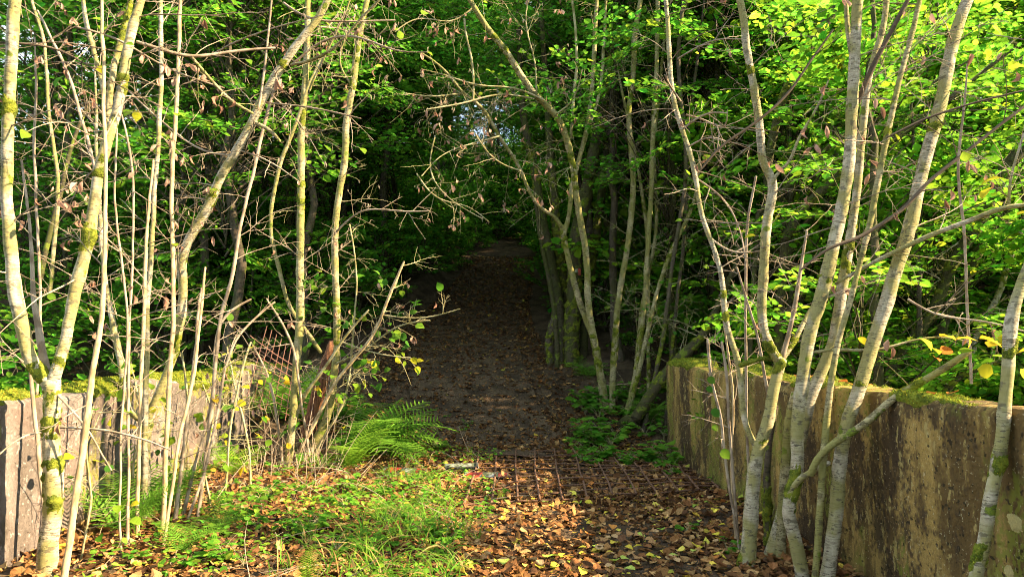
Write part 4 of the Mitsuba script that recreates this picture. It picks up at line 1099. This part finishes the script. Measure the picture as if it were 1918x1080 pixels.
for px, py, s, c in ((1722, 632, .10, 'yellow'), (1742, 650, .09, 'yellow'), (1760, 628, .10, 'yellow'), (1790, 634, .11, 'yellow'), (1835, 632, .13, 'yellow'), (1850, 648, .13, 'yellow'), (1872, 640, .12, 'yellow'), (1858, 665, .12, 'lime'),
                     (1832, 690, .10, 'yellow'), (1800, 660, .10, 'lime'), (1765, 662, .08, 'orange'), (1905, 660, .12, 'yellow'), (1912, 690, .1, 'yellow'), (1880, 625, .10, 'yellow'), (1750, 668, .06, 'orange'), (1838, 345, .11, 'yellow'),
                     (1840, 372, .09, 'yellow'), (1905, 402, .08, 'yellow'), (1888, 130, .09, 'yellow'), (1860, 5, .12, 'lime'), (1815, 300, .07, 'lime')):
    part(g.key, 'leaf', leaf_shape(g.r, [c], at(px, py, 4.35 + g.r.uniform(-.15, .15)), g.r.normal(0, .6, 3) + [.8, -.2, -.25], g.r.normal(0, .35, 3) + [0, -.25, 1], s))
for px, py in ((1665, 640), (1672, 655), (1510, 245), (1545, 165), (1640, 190), (1650, 205), (1820, 105), (1905, 140), (1548, 240), (1742, 30)):
    part(g.key, 'withered_leaf', {**DRY_PLY[int(g.r.integers(4))], 'to_world': frame(at(px, py - 5, 4.6), [g.r.normal(0, .2), 0, -1], g.r.normal(0, 1, 3), .075)})

g = Grower('hazel_tree', 'bowed pale trunk close to the camera at the right edge, crossing the brown parapet', 'tree', seed=104)
labels[g.key]['label'] = 'bowed pale trunk with moss knots standing before the brown parapet, rightmost of all'
g.stem([(1828, 1078, 24), (1845, 1000, 24), (1856, 930, 24), (1871, 860, 24), (1881, 770, 24), (1888, 690, 24), (1895, 600, 24), (1906, 555, 22), (1930, 490, 22), (1960, 380, 20), (1975, 250, 18)], 3.55, 3.6, over=1.5, bsdf='bark_pale')
for k_, a_, b_ in ((0, .24, .28), (0, .37, .40), (0, .56, .58), (0, .13, .16)):
    g.moss(k_, a_, b_, 1.12, .34)
g.limbs(0, 5, .5, .9, (.2, .6), .003, 'twig_brown', 4, .1, .2)

g = Grower('hazel_tree', 'short ribbed stump like stem tucked behind the twin trunks at the brown parapet', 'tree', seed=105)
g.stem([(1462, 1045, 22), (1466, 940, 20), (1473, 850, 20), (1482, 760, 16), (1488, 735, 14)], 5.3, 5.4, bsdf='bark_algae', rough_=.25)
g.stem([(1440, 1000, 18), (1436, 920, 16), (1440, 840, 12), (1455, 760, 8)], 5.5, 5.5, bsdf='bark_dark')
g.moss(1, 0.1, .5, 1.2, .5)

# thin canes on the right
CANES_R = [
    ('bundle cane with a few round leaves, nearest the path', [(1388, 1050, 6), (1372, 950, 6), (1358, 850, 6), (1350, 780, 6), (1335, 720, 6), (1326, 635, 6)], 5.4, 5.5, 'twig_brown'),
    ('pinkish cane right beside the leafy cane', [(1382, 1010, 6), (1375, 900, 6), (1366, 790, 6), (1360, 700, 6), (1352, 640, 5)], 5.5, 5.6, 'twig_brown'),
    ('straight cane behind the leafy cane, in front of the dark wall end', [(1376, 990, 5), (1370, 860, 5), (1372, 740, 5), (1362, 650, 5), (1350, 560, 4)], 5.7, 5.8, 'cane_tan'),
    ('upright rod beside the mossy forked hazel', [(1402, 900, 6), (1398, 760, 6), (1397, 660, 6), (1397, 560, 6), (1403, 400, 6), (1416, 330, 5)], 5.6, 5.6, 'twig_brown'),
    ('leaning rod whose broken end hangs by the mossy fork', [(1440, 740, 8), (1432, 700, 7), (1422, 640, 6), (1398, 560, 5), (1380, 500, 4)], 5.5, 5.6, 'twig_brown'),
    ('hanging crooked twig before the sunny trees at the right', [(1820, 718, 6), (1817, 665, 6), (1810, 530, 6), (1805, 425, 6), (1795, 320, 6), (1805, 210, 5), (1812, 120, 3)], 6.2, 6.2, 'twig_brown'),
]
for i_, (lb, pts, d0, d1, bs) in enumerate(CANES_R):
    g = Grower('thin_cane', lb, 'cane', seed=120 + i_)
    g.stem(pts, d0, d1, bs, sides=5, foot=pts[0][1] > 760)
    g.limbs(0, 3, .5, 1, (.12, .4), .003, 'twig_brown', 3, .3, .1)
    if i_ == 0:
        for px, py, s in ((1334, 712, .065), (1332, 730, .055), (1341, 772, .075), (1342, 802, .055), (1358, 848, .085)):
            part(g.key, 'leaf', leaf_shape(g.r, ['lime', 'green'], at(px - 8, py - 6, 5.4), [.6, -.3, -.6], [-.2, -.9, .4], s))

# ---- right: leaning mossy trunks behind the parapet
LEAN = [
    ('mossy trunk leaning far right behind the brown parapet', [(1640, 745, 30), (1680, 680, 28), (1725, 615, 27), (1767, 538, 27), (1782, 498, 30), (1820, 440, 32), (1872, 335, 34), (1925, 262, 34), (1990, 160, 30)], 9.6, 9.0, 'bark_mossy'),
    ('thinner trunk leaning right beside the far leaning trunk', [(1735, 690, 22), (1766, 612, 22), (1800, 540, 22), (1842, 458, 22), (1890, 400, 22), (1940, 340, 20)], 10.0, 9.6, 'bark_mossy'),
    ('slim pale trunk leaning right at the edge of the sunny bank', [(1825, 640, 14), (1842, 602, 14), (1875, 540, 14), (1882, 515, 14), (1916, 420, 13), (1950, 330, 12)], 9.8, 9.6, 'bark_pale'),
    ('dark mossy trunk slanting up among the bright leaves', [(1440, 300, 20), (1474, 165, 24), (1500, 112, 25), (1530, 65, 25), (1566, 15, 24), (1585, -20, 22)], 9.8, 9.2, 'bark_mossy'),
    ('broad mossy trunk slanting behind the twin trunks', [(1470, 450, 22), (1505, 392, 24), (1540, 358, 24), (1580, 325, 22), (1660, 270, 18), (1740, 215, 15)], 9.6, 9.2, 'bark_mossy'),
    ('slender mossy trunk slanting through the lit foliage', [(1420, 400, 12), (1465, 358, 13), (1510, 310, 13), (1580, 258, 12), (1640, 225, 9)], 9.7, 9.2, 'bark_mossy'),
    ('green mossy stem leaning out behind the brown parapet end', [(1190, 785, 30), (1215, 745, 30), (1240, 710, 29), (1280, 665, 28), (1315, 630, 24), (1350, 560, 18)], 10.6, 10.4, 'bark_mossy'),
    ('crooked branchy trunk low behind the moss topped parapet', [(1715, 760, 16), (1755, 745, 16), (1800, 705, 14), (1840, 690, 8)], 8.4, 8.0, 'bark_mossy'),
]
for i_, (lb, pts, d0, d1, bs) in enumerate(LEAN):
    g = Grower('leaning_tree', lb, 'tree', seed=140 + i_)
    g.thin = .8
    p0 = at(pts[0][0], pts[0][1], d0)
    gz = float(ground_z(p0[0], p0[1]))
    g.stem(pts, d0, d1, bs, over=1.2, sides=9, foot=False)
    P, R = g.stems[0]
    if p0[2] > gz + .1:
        low = np.array([p0, p0 + [-.12, .25, -.5 * (p0[2] - gz)], [p0[0] - .15, p0[1] + .5, gz - .3]])[::-1]
        part(g.key, 'stem', mikit.ply(tube(spline(np.c_[low, [R[0] * 1.3, R[0] * 1.12, R[0]]], 14)[:, :3], np.linspace(R[0] * 1.3, R[0], 14), 9, .1), bs, smooth=True))
    g.moss(0, .1, .5, 1.06, .36)
    g.limbs(0, 8, .2, .95, (.4, 1.2), .006, 'twig_olive', 7, .3, .2)
    g.leaves(14, ['green', 'lime'], (.07, .10))
# ------------------------------------------------------------------ steel mesh, barrier boards, rusty mesh
rg = np.random.default_rng(404)
NL, NR, FR, FL = on_ground(868, 958), on_ground(1350, 921), on_ground(1285, 850), on_ground(905, 822)
steel = thing('steel_mesh', 'rusty steel reinforcement mesh lying on the leaf covered path', 'steel mesh')


def mat(u, v):
    return (NL * (1 - u) + NR * u) * (1 - v) + (FL * (1 - u) + FR * u) * v


for k_ in range(12):
    u = (k_ + rg.normal(0, .06)) / 11
    vv = np.linspace(-.01 if k_ % 3 else 0, 1, 14)
    P = np.array([mat(u + .006 * math.sin(v * 5 + k_), v) for v in vv])
    P[:, 2] = deck_z(P[:, 0], P[:, 1]) + .064 + rg.normal(0, .004, 14)
    part(steel, 'bar', mikit.ply(tube(P, .011, 6), 'rust_steel', smooth=True))
for k_ in range(15):
    v = k_ / 14
    uu = np.linspace(-.01, 1.01, 16)
    P = np.array([mat(u, v + .004 * math.sin(u * 7 + k_)) for u in uu])
    P[:, 2] = deck_z(P[:, 0], P[:, 1]) + .050 + rg.normal(0, .004, 16)
    part(steel, 'cross_bar', mikit.ply(tube(P, .0085, 5), 'rust_steel', smooth=True))

mesh_fence = thing('rusty_mesh', 'reddish wire mesh leaning against the end of the sunlit parapet', 'wire mesh')
for k_ in range(9):
    a, b = (468 + k_ * 2, 628 + k_ * 15), (560 + k_ * 3, 690 + k_ * 13)
    part(mesh_fence, 'bar', mikit.ply(tube(spline(np.array([at(a[0], a[1], 9.6), at((a[0] + b[0]) / 2, (a[1] + b[1]) / 2 + 3, 9.5), at(b[0], b[1], 9.35)]), 8), .0055, 5), 'rust_red', smooth=True))
for k_ in range(8):
    a, b = (500 + k_ * 9, 610 + k_ * 8), (462 + k_ * 12, 745 + k_ * 7)
    part(mesh_fence, 'cross_bar', mikit.ply(tube(np.array([at(a[0], a[1], 9.52), at(b[0], b[1], 9.52)]), .0055, 5), 'rust_red', smooth=True))


def board(label, p0, p1, width, stripes, back=False, lift=.05):
    """A fallen barrier board from p0 to p1 (on the ground): backing, coloured fields butted along it, an end cap."""
    key = thing('barrier_board', label, 'barrier board')
    p0, p1 = np.array(p0, float), np.array(p1, float)
    L = np.linalg.norm(p1 - p0)
    d = unit(p1 - p0)
    tilt = unit(np.cross(d, [0, 0, 1.0]) * -1 * .80 + np.array([0, 0, .55]))       # across the board, leaning up to the back
    nrm = unit(np.cross(d, tilt))
    nrm = nrm if nrm[2] > 0 else -nrm
    o = p0 + [0, 0, lift]

    def slab(s0, s1, sk, w0, w1, t0, t1):
        c = []
        for t in (t0, t1):
            for s, w in ((s0, w0), (s1, w0), (s1 + sk, w1), (s0 + sk, w1)):
                c.append(o + d * s + tilt * w + nrm * t)
        f = [[0, 2, 1], [0, 3, 2], [4, 5, 6], [4, 6, 7]] + sum([[[i, (i + 1) % 4, (i + 1) % 4 + 4], [i, (i + 1) % 4 + 4, i + 4]] for i in range(4)], [])
        return np.array(c), np.array(f)

    part(key, 'panel', mikit.ply(slab(0, L, 0, 0, width, -.018, 0), 'board_grey'))
    if back:
        part(key, 'rim', mikit.ply(slab(L - .03, L - .01, 0, .004, width - .004, 0, .02), 'board_black'))
        part(key, 'rim', mikit.ply(slab(.02, L - .032, 0, .002, .016, 0, .014), 'board_black'))
    n = stripes
    for k in range(n):
        s0, s1 = L * k / n + .004, L * (k + 1) / n - .004
        sk = .05 if k < n - 1 else 0
        if not back:
            part(key, 'stripe', mikit.ply(slab(s0 + (.05 if k else 0), s1, sk, .006, width - .006, 0, .003), 'board_red' if k % 2 == (n - 1) % 2 else 'board_white'), 'faded red stripe' if k % 2 == (n - 1) % 2 else 'dirty white stripe')
    return key


board('grey backed barrier board with a dark end rim, lying in the grass', on_ground(834, 886), on_ground(897, 884), .085, 0, True, .05)
board('red and white barrier board whose red end points to the steel mesh', on_ground(868, 899), on_ground(951, 900), .085, 3, False, .03)
board('red and white barrier board half buried under the big fern', on_ground(715, 889), on_ground(795, 893), .09, 3, False, .03)

# ------------------------------------------------------------------ ferns
def frond(r, L, w, seed, droop=.6, cup=.15):
    """A fern frond along +y arching up (z): rachis and toothed pinnae."""
    n = 26
    t = np.linspace(0, 1, n)
    y, z = L * (t * .92), L * (.55 * t - droop * t ** 2 * .9)
    R = np.stack([np.sin(t * 2 + seed) * .02, y, z], 1)
    V, Fc, o = [], [], 0
    rv, rf2 = tube(R, np.linspace(.004, .0008, n), 3)
    V.append(rv); Fc.append(rf2); o = len(rv)
    tan = unit(np.gradient(R, axis=0))
    up = unit(np.cross(np.array([1.0, 0, 0]), tan))
    m = 19
    for k in range(m):
        tt = .14 + .84 * k / (m - 1)
        i = min(int(tt * (n - 1)), n - 2)
        p = R[i] + (R[i + 1] - R[i]) * (tt * (n - 1) - i)
        l = w * (math.sin(math.pi * min(1, (1 - tt) * .62 + .06)) ** .9) * r.uniform(.9, 1.08)
        for s in (-1, 1):
            ax = unit(np.array([s, 0, 0]) * 1.0 + tan[i] * (.25 + .35 * tt) + up[i] * (cup + r.normal(0, .06)))
            nn = unit(up[i] + tan[i] * r.normal(.25, .2) + r.normal(0, .10, 3))
            bb = unit(np.cross(ax, nn))
            q = 8
            u = np.linspace(0, 1, 2 * q + 1)
            hw = (.0165 * (1 - tt * .5)) * (1 - u) ** .5 * np.where(np.arange(2 * q + 1) % 2 == 0, .62, 1.15) + .0008
            mid = p + ax * l * u[:, None] + np.array([0, 0, -l * .16]) * (u[:, None] ** 2)
            k2 = np.arange(2 * q)
            V.append(np.vstack([mid - bb * hw[:, None] + nn * .0035, mid, mid + bb * hw[:, None] + nn * .0035]))
            N = 2 * q + 1
            for d0 in (0, N):
                Fc.append(np.vstack([np.stack([k2, k2 + 1, k2 + 1 + N], 1), np.stack([k2, k2 + 1 + N, k2 + N], 1)]) + o + d0)
            o += 3 * N
    return np.vstack(V), np.vstack(Fc)


FROND = []
for k_ in range(5):
    r = np.random.default_rng(300 + k_)
    m = frond(r, 1.0, .35, k_, droop=(.55, .75, .4, .62, .2)[k_])
    FROND.append(m)
FROND_PLY = {}
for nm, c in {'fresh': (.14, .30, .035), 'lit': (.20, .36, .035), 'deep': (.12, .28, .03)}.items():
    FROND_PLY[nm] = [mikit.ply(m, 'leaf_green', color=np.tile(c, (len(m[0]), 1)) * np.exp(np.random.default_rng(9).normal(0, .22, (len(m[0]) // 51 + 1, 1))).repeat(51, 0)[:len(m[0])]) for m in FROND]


def fern(label, x, y, n, L, tone, az0=0, az1=360, pitch=(5, 40), seed=0, group=None, z=None):
    key = thing('fern', label, 'fern', group)
    r = np.random.default_rng(500 + seed)
    z = float(ground_z(x, y)) if z is None else z
    for k in range(n):
        az = az0 + (az1 - az0) * (k + r.random() * .8) / n
        M = T().translate([x + r.normal(0, .03), y + r.normal(0, .03), z]).rotate([0, 0, 1], az - 90).rotate([1, 0, 0], r.uniform(*pitch)).rotate([0, 1, 0], r.normal(0, 12)).scale(L * r.uniform(.7, 1.12))
        part(key, 'frond', {**FROND_PLY[tone][int(r.integers(5))], 'to_world': M})
    return key


def gp(px, py):
    p = on_ground(px, py)
    return p[0], p[1]


fern('big lush fern spreading over the fallen barrier boards', *gp(676, 862), 22, 1.2, 'fresh', -75, 85, (0, 34), 1)
fern('bright fern in front of the rotten red stem', *gp(650, 888), 6, .70, 'lit', -80, 40, (15, 45), 2)
fern('fern growing at the end of the sunlit parapet', *gp(515, 850), 11, .75, 'fresh', 0, 360, (15, 50), 3)
fern('tall fern behind the rusty wire mesh', -2.85, 10.3, 9, .85, 'fresh', 0, 360, (30, 60), 4)
fern('fern spreading at the foot of the sweeping hazel', *gp(300, 985), 9, .7, 'fresh', -60, 200, (12, 45), 5)
fern('low fern in the lower left before the sunlit parapet', *gp(225, 1030), 7, .6, 'fresh', -30, 200, (12, 40), 6)
fern('single upright frond at the lower edge, left of the path', *gp(566, 1100), 2, .34, 'lit', 85, 95, (56, 68), 7)
fern('small fern among the dead leaves in front of the leaning canes', *gp(395, 1020), 6, .36, 'fresh', 0, 200, (10, 40), 8)
fern('dark green fern at the foot of the old mossy tree', *(at(1105, 740, 12.2)[:2]), 9, .55, 'fresh', 0, 360, (10, 45), 9)
fern('fern in the shade at the brown parapet end', *(at(1222, 800, 10.8)[:2]), 10, .6, 'fresh', 90, 300, (10, 45), 10)
fern('fern at the sunny foot of the parapet between stalks', *gp(430, 900), 7, .5, 'lit', 0, 360, (10, 45), 11)
fern('fern with pale fronds in the lower left corner of the verge, nearest the camera', *gp(330, 1062), 5, .38, 'fresh', 0, 180, (12, 40), 13)
fern('fern at the foot of the wall behind the tan pole', *gp(190, 990), 7, .6, 'fresh', -40, 160, (20, 50), 14)
fern('small fern behind the clump of two olive poles', -2.2, 10.6, 7, .55, 'deep', 0, 360, (10, 45), 12)

# ------------------------------------------------------------------ leafy weeds
WEEDS = []
for k_ in range(4):
    r = np.random.default_rng(600 + k_)
    P, A, N, S, st = [], [], [], [], []
    for q in range(9 + 2 * k_):
        az, h = r.random() * 2 * math.pi, r.uniform(.06, .26)
        tip = np.array([math.cos(az) * h * .8, math.sin(az) * h * .8, h])
        st.append(tube(spline(np.array([[0, 0, -.03], tip * [.3, .3, .7], tip]), 5), np.linspace(.0028, .0015, 5), 4))
        for e in range(3):
            a2 = az + (e - 1) * 1.15
            P.append(tip); A.append([math.cos(a2), math.sin(a2), r.normal(-.1, .2)]); N.append([r.normal(0, .2), r.normal(0, .2), 1]); S.append(r.uniform(.07, .125) * (1 if e == 1 else .8))
    lf = leaf_batch(LEAF_MID, P, A, N, np.array(S), jitter((.12, .30, .03), len(P), r, .2, .15), 1.15)
    WEEDS.append((mikit.ply(lf[0], 'leaf_green', color=lf[1]), mikit.ply(join(st), 'twig_olive', smooth=True)))


def weed(label, x, y, s, k, group=None, z=None):
    key = thing('leafy_weed', label, 'plant', group)
    M = T().translate([x, y, float(ground_z(x, y)) if z is None else z]).rotate([0, 0, 1], (x * 997 + y * 313) % 360).scale(s)
    part(key, 'foliage', {**WEEDS[k % 4][0], 'to_world': M})
    part(key, 'stem', {**WEEDS[k % 4][1], 'to_world': M})


weed('small green plant standing alone on the brown leaves in front of the steel mesh', *gp(1285, 1005), .55, 0)
weed('green weed growing through the right end of the steel mesh', *gp(1258, 893), .95, 1)
weed('green weed lying at the far right corner of the steel mesh', *gp(1178, 872), .8, 2)
weed('low green weed at the foot of the brown parapet', *gp(1345, 905), .5, 3)
weed('small weed beside the red end of the barrier board', *gp(905, 975), .45, 1)
weed('small weed at the lower right under the forked hazel', *gp(1362, 1045), .45, 2)
r = np.random.default_rng(640)
for k_ in range(46):
    px, py = r.uniform(1085, 1245), r.uniform(772, 862)
    p = at(px, py, 1.6 * F / max(py - 625, 1) * .97)
    y_ = min(p[1], 11.5)
    x_ = (px - CX) / F * y_
    if x_ < 1.95 or y_ > 10.2:
        weed('green leafy weed between the slim poles and the steel mesh', x_, y_, r.uniform(.9, 1.4), k_, 'weeds between the slim poles and the steel mesh')
for k_ in range(12):
    px, py = r.uniform(740, 930), r.uniform(720, 990)
    x_, y_ = gp(px, max(py, 830)) if py > 830 else at(px, py, r.uniform(9.8, 12))[:2]
    weed('small weed along the left edge of the dirt path', x_, y_, r.uniform(.3, .6), k_, 'weeds along the left edge of the path')
for k_ in range(58):
    px, py = r.uniform(230, 840), r.uniform(900, 1085)
    weed('light green weed among the dead leaves and grass on the sunny verge', *gp(px, py), r.uniform(.3, .75), k_, 'weeds on the sunny verge')
for k_ in range(16):
    x_, y_ = -r.uniform(1.9, 3.3), r.uniform(9.6, 11.4)
    weed('weed in the shade behind the clump of olive poles', x_, y_, r.uniform(.7, 1.3), k_, 'weeds behind the clump of olive poles')

# ------------------------------------------------------------------ grass, verge cover, dead sticks, leaf litter
r = np.random.default_rng(700)
blades, bc = [], []
tufts = []
while len(tufts) < 120:
    px, py = r.uniform(420, 905), r.uniform(872, 1110)
    edge = 855 + (py - 870) * .06 + r.normal(0, 25)
    if px < edge and r.random() < (.06 + .94 * min(1, max(0, (px - 560) / 230))):
        tufts.append(gp(px, py))
V, Fc, o = [], [], 0
for (x, y) in tufts:
    z0 = float(ground_z(x, y))
    for q in range(int(r.integers(6, 15))):
        az, h, b = r.random() * 2 * math.pi, r.uniform(.10, .34), r.uniform(.5, 1.3)
        d = np.array([math.cos(az), math.sin(az), 0])
        s = np.array([-d[1], d[0], 0])
        t = np.linspace(0, 1, 6)
        w = np.r_[.0028, .004, .0042, .0036, .0024, .0004]
        C = np.array([x, y, z0]) + r.normal(0, .025, 3) * [1, 1, 0] + d * (h * b * t[:, None] ** 1.8) + np.array([0, 0, 1.0]) * (h * (t - .45 * b * t ** 2.6))[:, None]
        tw = s + np.array([0, 0, .5]) * r.normal()
        V += [np.vstack([C + tw * w[:, None], C - tw * w[:, None]])]
        k = np.arange(5)
        Fc += [np.vstack([np.stack([k, k + 1, k + 7], 1), np.stack([k, k + 7, k + 6], 1)]) + o]
        o += 12
        bc.append(np.tile(jitter((.14, .30, .035) if r.random() < .8 else (.38, .31, .12), 1, r, .25), (12, 1)))
gk = thing('grass', 'bright arching grass on the sunny verge left of the path', 'grass', kind='stuff')
scene[gk] = mikit.ply((np.vstack(V), np.vstack(Fc)), 'leaf_green', color=np.vstack(bc))

n = 5000
PX, PY = r.uniform(-3.3, -.05, n), r.uniform(4.2, 9.9, n)
dense = meshkit.fbm(np.c_[PX * 1.3, PY * 1.3, PX * 0], 3)
ok = (dense > .46) & (PX < -.25 + .25 * np.sin(PY * 2)) & (PX > -2.9 + .2 * np.sin(PY * 3))
PX, PY = PX[ok], PY[ok]
m = len(PX)
lf = leaf_batch(LEAF_MID, np.c_[PX, PY, ground_z(PX, PY) + r.uniform(.02, .13, m)], np.c_[r.normal(0, 1, (m, 2)), r.normal(0, .25, m)], np.c_[r.normal(0, .35, (m, 2)), np.ones(m)],
                r.uniform(.025, .06, m), jitter((.17, .34, .035), m, r, .3, .3), 1.2)
gk = thing('ground_cover', 'light green small leaved ground cover on the sunny verge', 'ground cover', kind='stuff')
scene[gk] = mikit.ply(lf[0], 'leaf_green', color=lf[1])

sticks = []
for k in range(230):
    x, y = r.uniform(-3.2, -.3), r.uniform(4.3, 9.8)
    if r.random() < .5:
        x, y = r.normal(-2.5, .45), r.normal(8.6, .9)
    z = float(ground_z(x, y))
    az, el, L = r.random() * 2 * math.pi, abs(r.normal(.15, .35)), r.uniform(.15, .7)
    d = np.array([math.cos(az) * math.cos(el), math.sin(az) * math.cos(el), math.sin(el)])
    p = np.array([x, y, z + .03])
    sticks.append(tube(spline(np.array([p, p + d * L * .5 + r.normal(0, .03, 3), p + d * L + r.normal(0, .04, 3)]), 6), np.linspace(r.uniform(.002, .006), .0012, 6), 4))
for k in range(55):                                            # dead stalks standing by the clump of poles and the parapet end
    x, y = r.normal(-2.55, .4), r.normal(8.7, .7)
    if x < -3.35:
        continue
    z = float(ground_z(x, y))
    L = r.uniform(.3, 1.1)
    d = unit([r.normal(0, .35), r.normal(0, .35), 1])
    p = np.array([x, y, z - .02])
    sticks.append(tube(spline(np.array([p, p + d * L * .5, p + d * L + r.normal(0, .08, 3)]), 6), np.linspace(.0045, .0018, 6), 4))
gk = thing('dead_sticks', 'tangle of dead sticks and stalks on the sunny verge', 'sticks', kind='stuff')
scene[gk] = mikit.ply(join(sticks), 'twig_brown', smooth=True)

LIT = [(.185, .092, .035), (.26, .138, .052), (.12, .060, .026), (.35, .215, .09), (.21, .098, .040), (.08, .042, .022)]


def litter(n, xy, size, r, pale=1.0, tpl=LEAF_LITTER, yellow=.05):
    Vs, Fs, Cs, o = [], [], [], 0
    for k, t in enumerate(tpl):
        m = n // len(tpl)
        x, y = xy(m)
        m = len(x)
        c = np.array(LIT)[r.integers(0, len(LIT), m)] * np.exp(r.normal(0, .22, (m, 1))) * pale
        yl = r.random(m) < yellow
        c[yl] = jitter((.40, .33, .05), int(yl.sum()), r, .3, .15)
        (v, f), c = leaf_batch(t, np.c_[x, y, ground_z(x, y) + r.uniform(.012, .045, m)], np.c_[r.normal(0, 1, (m, 2)), r.normal(0, .22, m)], np.c_[r.normal(0, .34, (m, 2)), np.ones(m)], r.uniform(*size, m), c)
        Vs.append(v); Fs.append(f + o); Cs.append(c); o += len(v)
    return (np.vstack(Vs), np.vstack(Fs)), np.vstack(Cs)


def deck_xy(m):
    y = r.uniform(3.6, 10.2, m)
    x = r.uniform(-3.4, 2.25, m)
    bare = meshkit.fbm(np.c_[x * 1.1 + 4, y * 1.1, x * 0], 3)
    on_mat = (x > -.35) & (x < 2.0) & (y > 6.8) & (y < 9.9)
    k = (r.random(m) < np.where(bare > .58, .5, 1) * np.where(on_mat, .8, 1)) & (x < wall_x_right(y) - .03)
    return x[k], y[k]


def path_xy(m):
    y = 9.9 + 15 * r.random(m) ** 1.5
    x = path_x(y) + r.uniform(-1, 1, m) * np.interp(y, [9, 11.5, 14, 18, 28], [2.3, 2.1, 1.5, 1.15, .95])
    return x, y


m_, c_ = litter(21000, deck_xy, (.035, .095), r)
gk = thing('fallen_leaves', 'thick brown leaf litter over the bridge and its verge', 'leaf litter', kind='stuff')
scene[gk] = mikit.ply(m_, 'leaf_dry', color=c_)
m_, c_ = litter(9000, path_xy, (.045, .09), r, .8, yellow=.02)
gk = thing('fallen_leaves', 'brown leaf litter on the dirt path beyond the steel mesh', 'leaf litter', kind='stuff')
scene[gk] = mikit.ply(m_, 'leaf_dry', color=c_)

CRUMB = [(LEAF_FAR[0], LEAF_FAR[1]), LEAF_HEX]
m_, c_ = litter(26000, deck_xy, (.012, .034), r, tpl=CRUMB)
gk = thing('leaf_crumbs', 'broken leaf bits and crumbs between the fallen leaves on the bridge', 'leaf crumbs', kind='stuff')
scene[gk] = mikit.ply(m_, 'leaf_dry', color=c_)
m_, c_ = litter(20000, path_xy, (.014, .04), r, tpl=CRUMB, yellow=.02)
gk = thing('leaf_crumbs', 'broken leaf bits and crumbs on the dirt path beyond the steel mesh', 'leaf crumbs', kind='stuff')
scene[gk] = mikit.ply(m_, 'leaf_dry', color=c_)

FALL = {'yellow': [col_ply(t, 'leaf_dry', c) for t, c in zip((LEAF_FINE, LEAF_LITTER[0], LEAF_FINE), ((.52, .44, .05), (.46, .36, .05), (.58, .50, .09)))],
        'green': [col_ply(LEAF_FINE, 'leaf_dry', c) for c in ((.22, .33, .05), (.33, .40, .08))],
        'orange': [col_ply(t, 'leaf_dry', c) for t, c in zip((LEAF_FINE, LEAF_LITTER[3]), ((.45, .20, .05), (.38, .15, .04)))],
        'tan': [col_ply(t, 'leaf_dry', c) for t, c in zip((LEAF_LITTER[0], LEAF_LITTER[1], LEAF_LITTER[4]), ((.36, .22, .09), (.42, .28, .14), (.30, .17, .075)))]}
SAYS = {'yellow': 'yellow fallen leaf on the brown litter of the path', 'green': 'pale green fallen leaf on the brown litter of the path', 'orange': 'orange fallen leaf on the brown litter of the path', 'tan': 'curled tan fallen leaf on the brown litter of the path'}


def fallen(px, py, kind, s, label=None):
    x, y = gp(px, py)
    key = thing('fallen_leaf', label or SAYS[kind], 'leaf', None if label else kind + ' fallen leaves on the path')
    fs = FALL[kind]
    scene[key] = {**fs[int(r.integers(len(fs)))], 'to_world': frame([x, y, float(ground_z(x, y)) + .05], np.r_[r.normal(0, 1, 2), r.normal(0, .1)], np.r_[r.normal(0, .22, 2), 1], s)}


for px, py, k, s in ((1108, 1000, 'green', .085), (1145, 1030, 'yellow', .095), (1112, 1032, 'green', .07), (1027, 1048, 'green', .085), (1050, 1048, 'yellow', .08), (1115, 1016, 'orange', .10), (1240, 1043, 'yellow', .075), (1300, 1036, 'yellow', .10),
                     (1192, 1015, 'green', .07), (985, 1022, 'green', .07), (945, 1058, 'green', .09), (1155, 1062, 'green', .06), (1010, 1075, 'yellow', .11), (1190, 1078, 'green', .085), (945, 977, 'yellow', .06), (1003, 943, 'yellow', .06),
                     (1112, 932, 'yellow', .06), (1275, 925, 'yellow', .06), (1270, 1055, 'green', .08), (1305, 1020, 'yellow', .05), (1345, 1020, 'yellow', .07), (1150, 1048, 'yellow', .07), (1092, 1075, 'yellow', .09), (1240, 968, 'yellow', .06), (1140, 970, 'yellow', .05), (1155, 945, 'green', .05)):
    fallen(px, py, k, s)
for k_ in range(210):
    py = 850 + 225 * r.random() ** .7
    px = r.uniform(880, 1390)
    fallen(px, py, ('yellow', 'tan', 'tan', 'orange', 'tan', 'tan', 'green')[int(r.integers(7))], r.uniform(.045, .085))
# dead leaves lying on the mossy top of the brown parapet
for k_ in range(9):
    y = r.uniform(4.1, 6.2)
    key = thing('fallen_leaf', 'dry reddish leaf on the mossy top of the brown parapet', 'leaf', 'dry leaves on top of the brown parapet')
    scene[key] = {**FALL['orange'][int(r.integers(2))], 'to_world': frame([wall_x_right(y) + r.uniform(.05, .25), y, 1.255], np.r_[r.normal(0, 1, 2), .1], np.r_[r.normal(0, .3, 2), 1], r.uniform(.06, .09))}
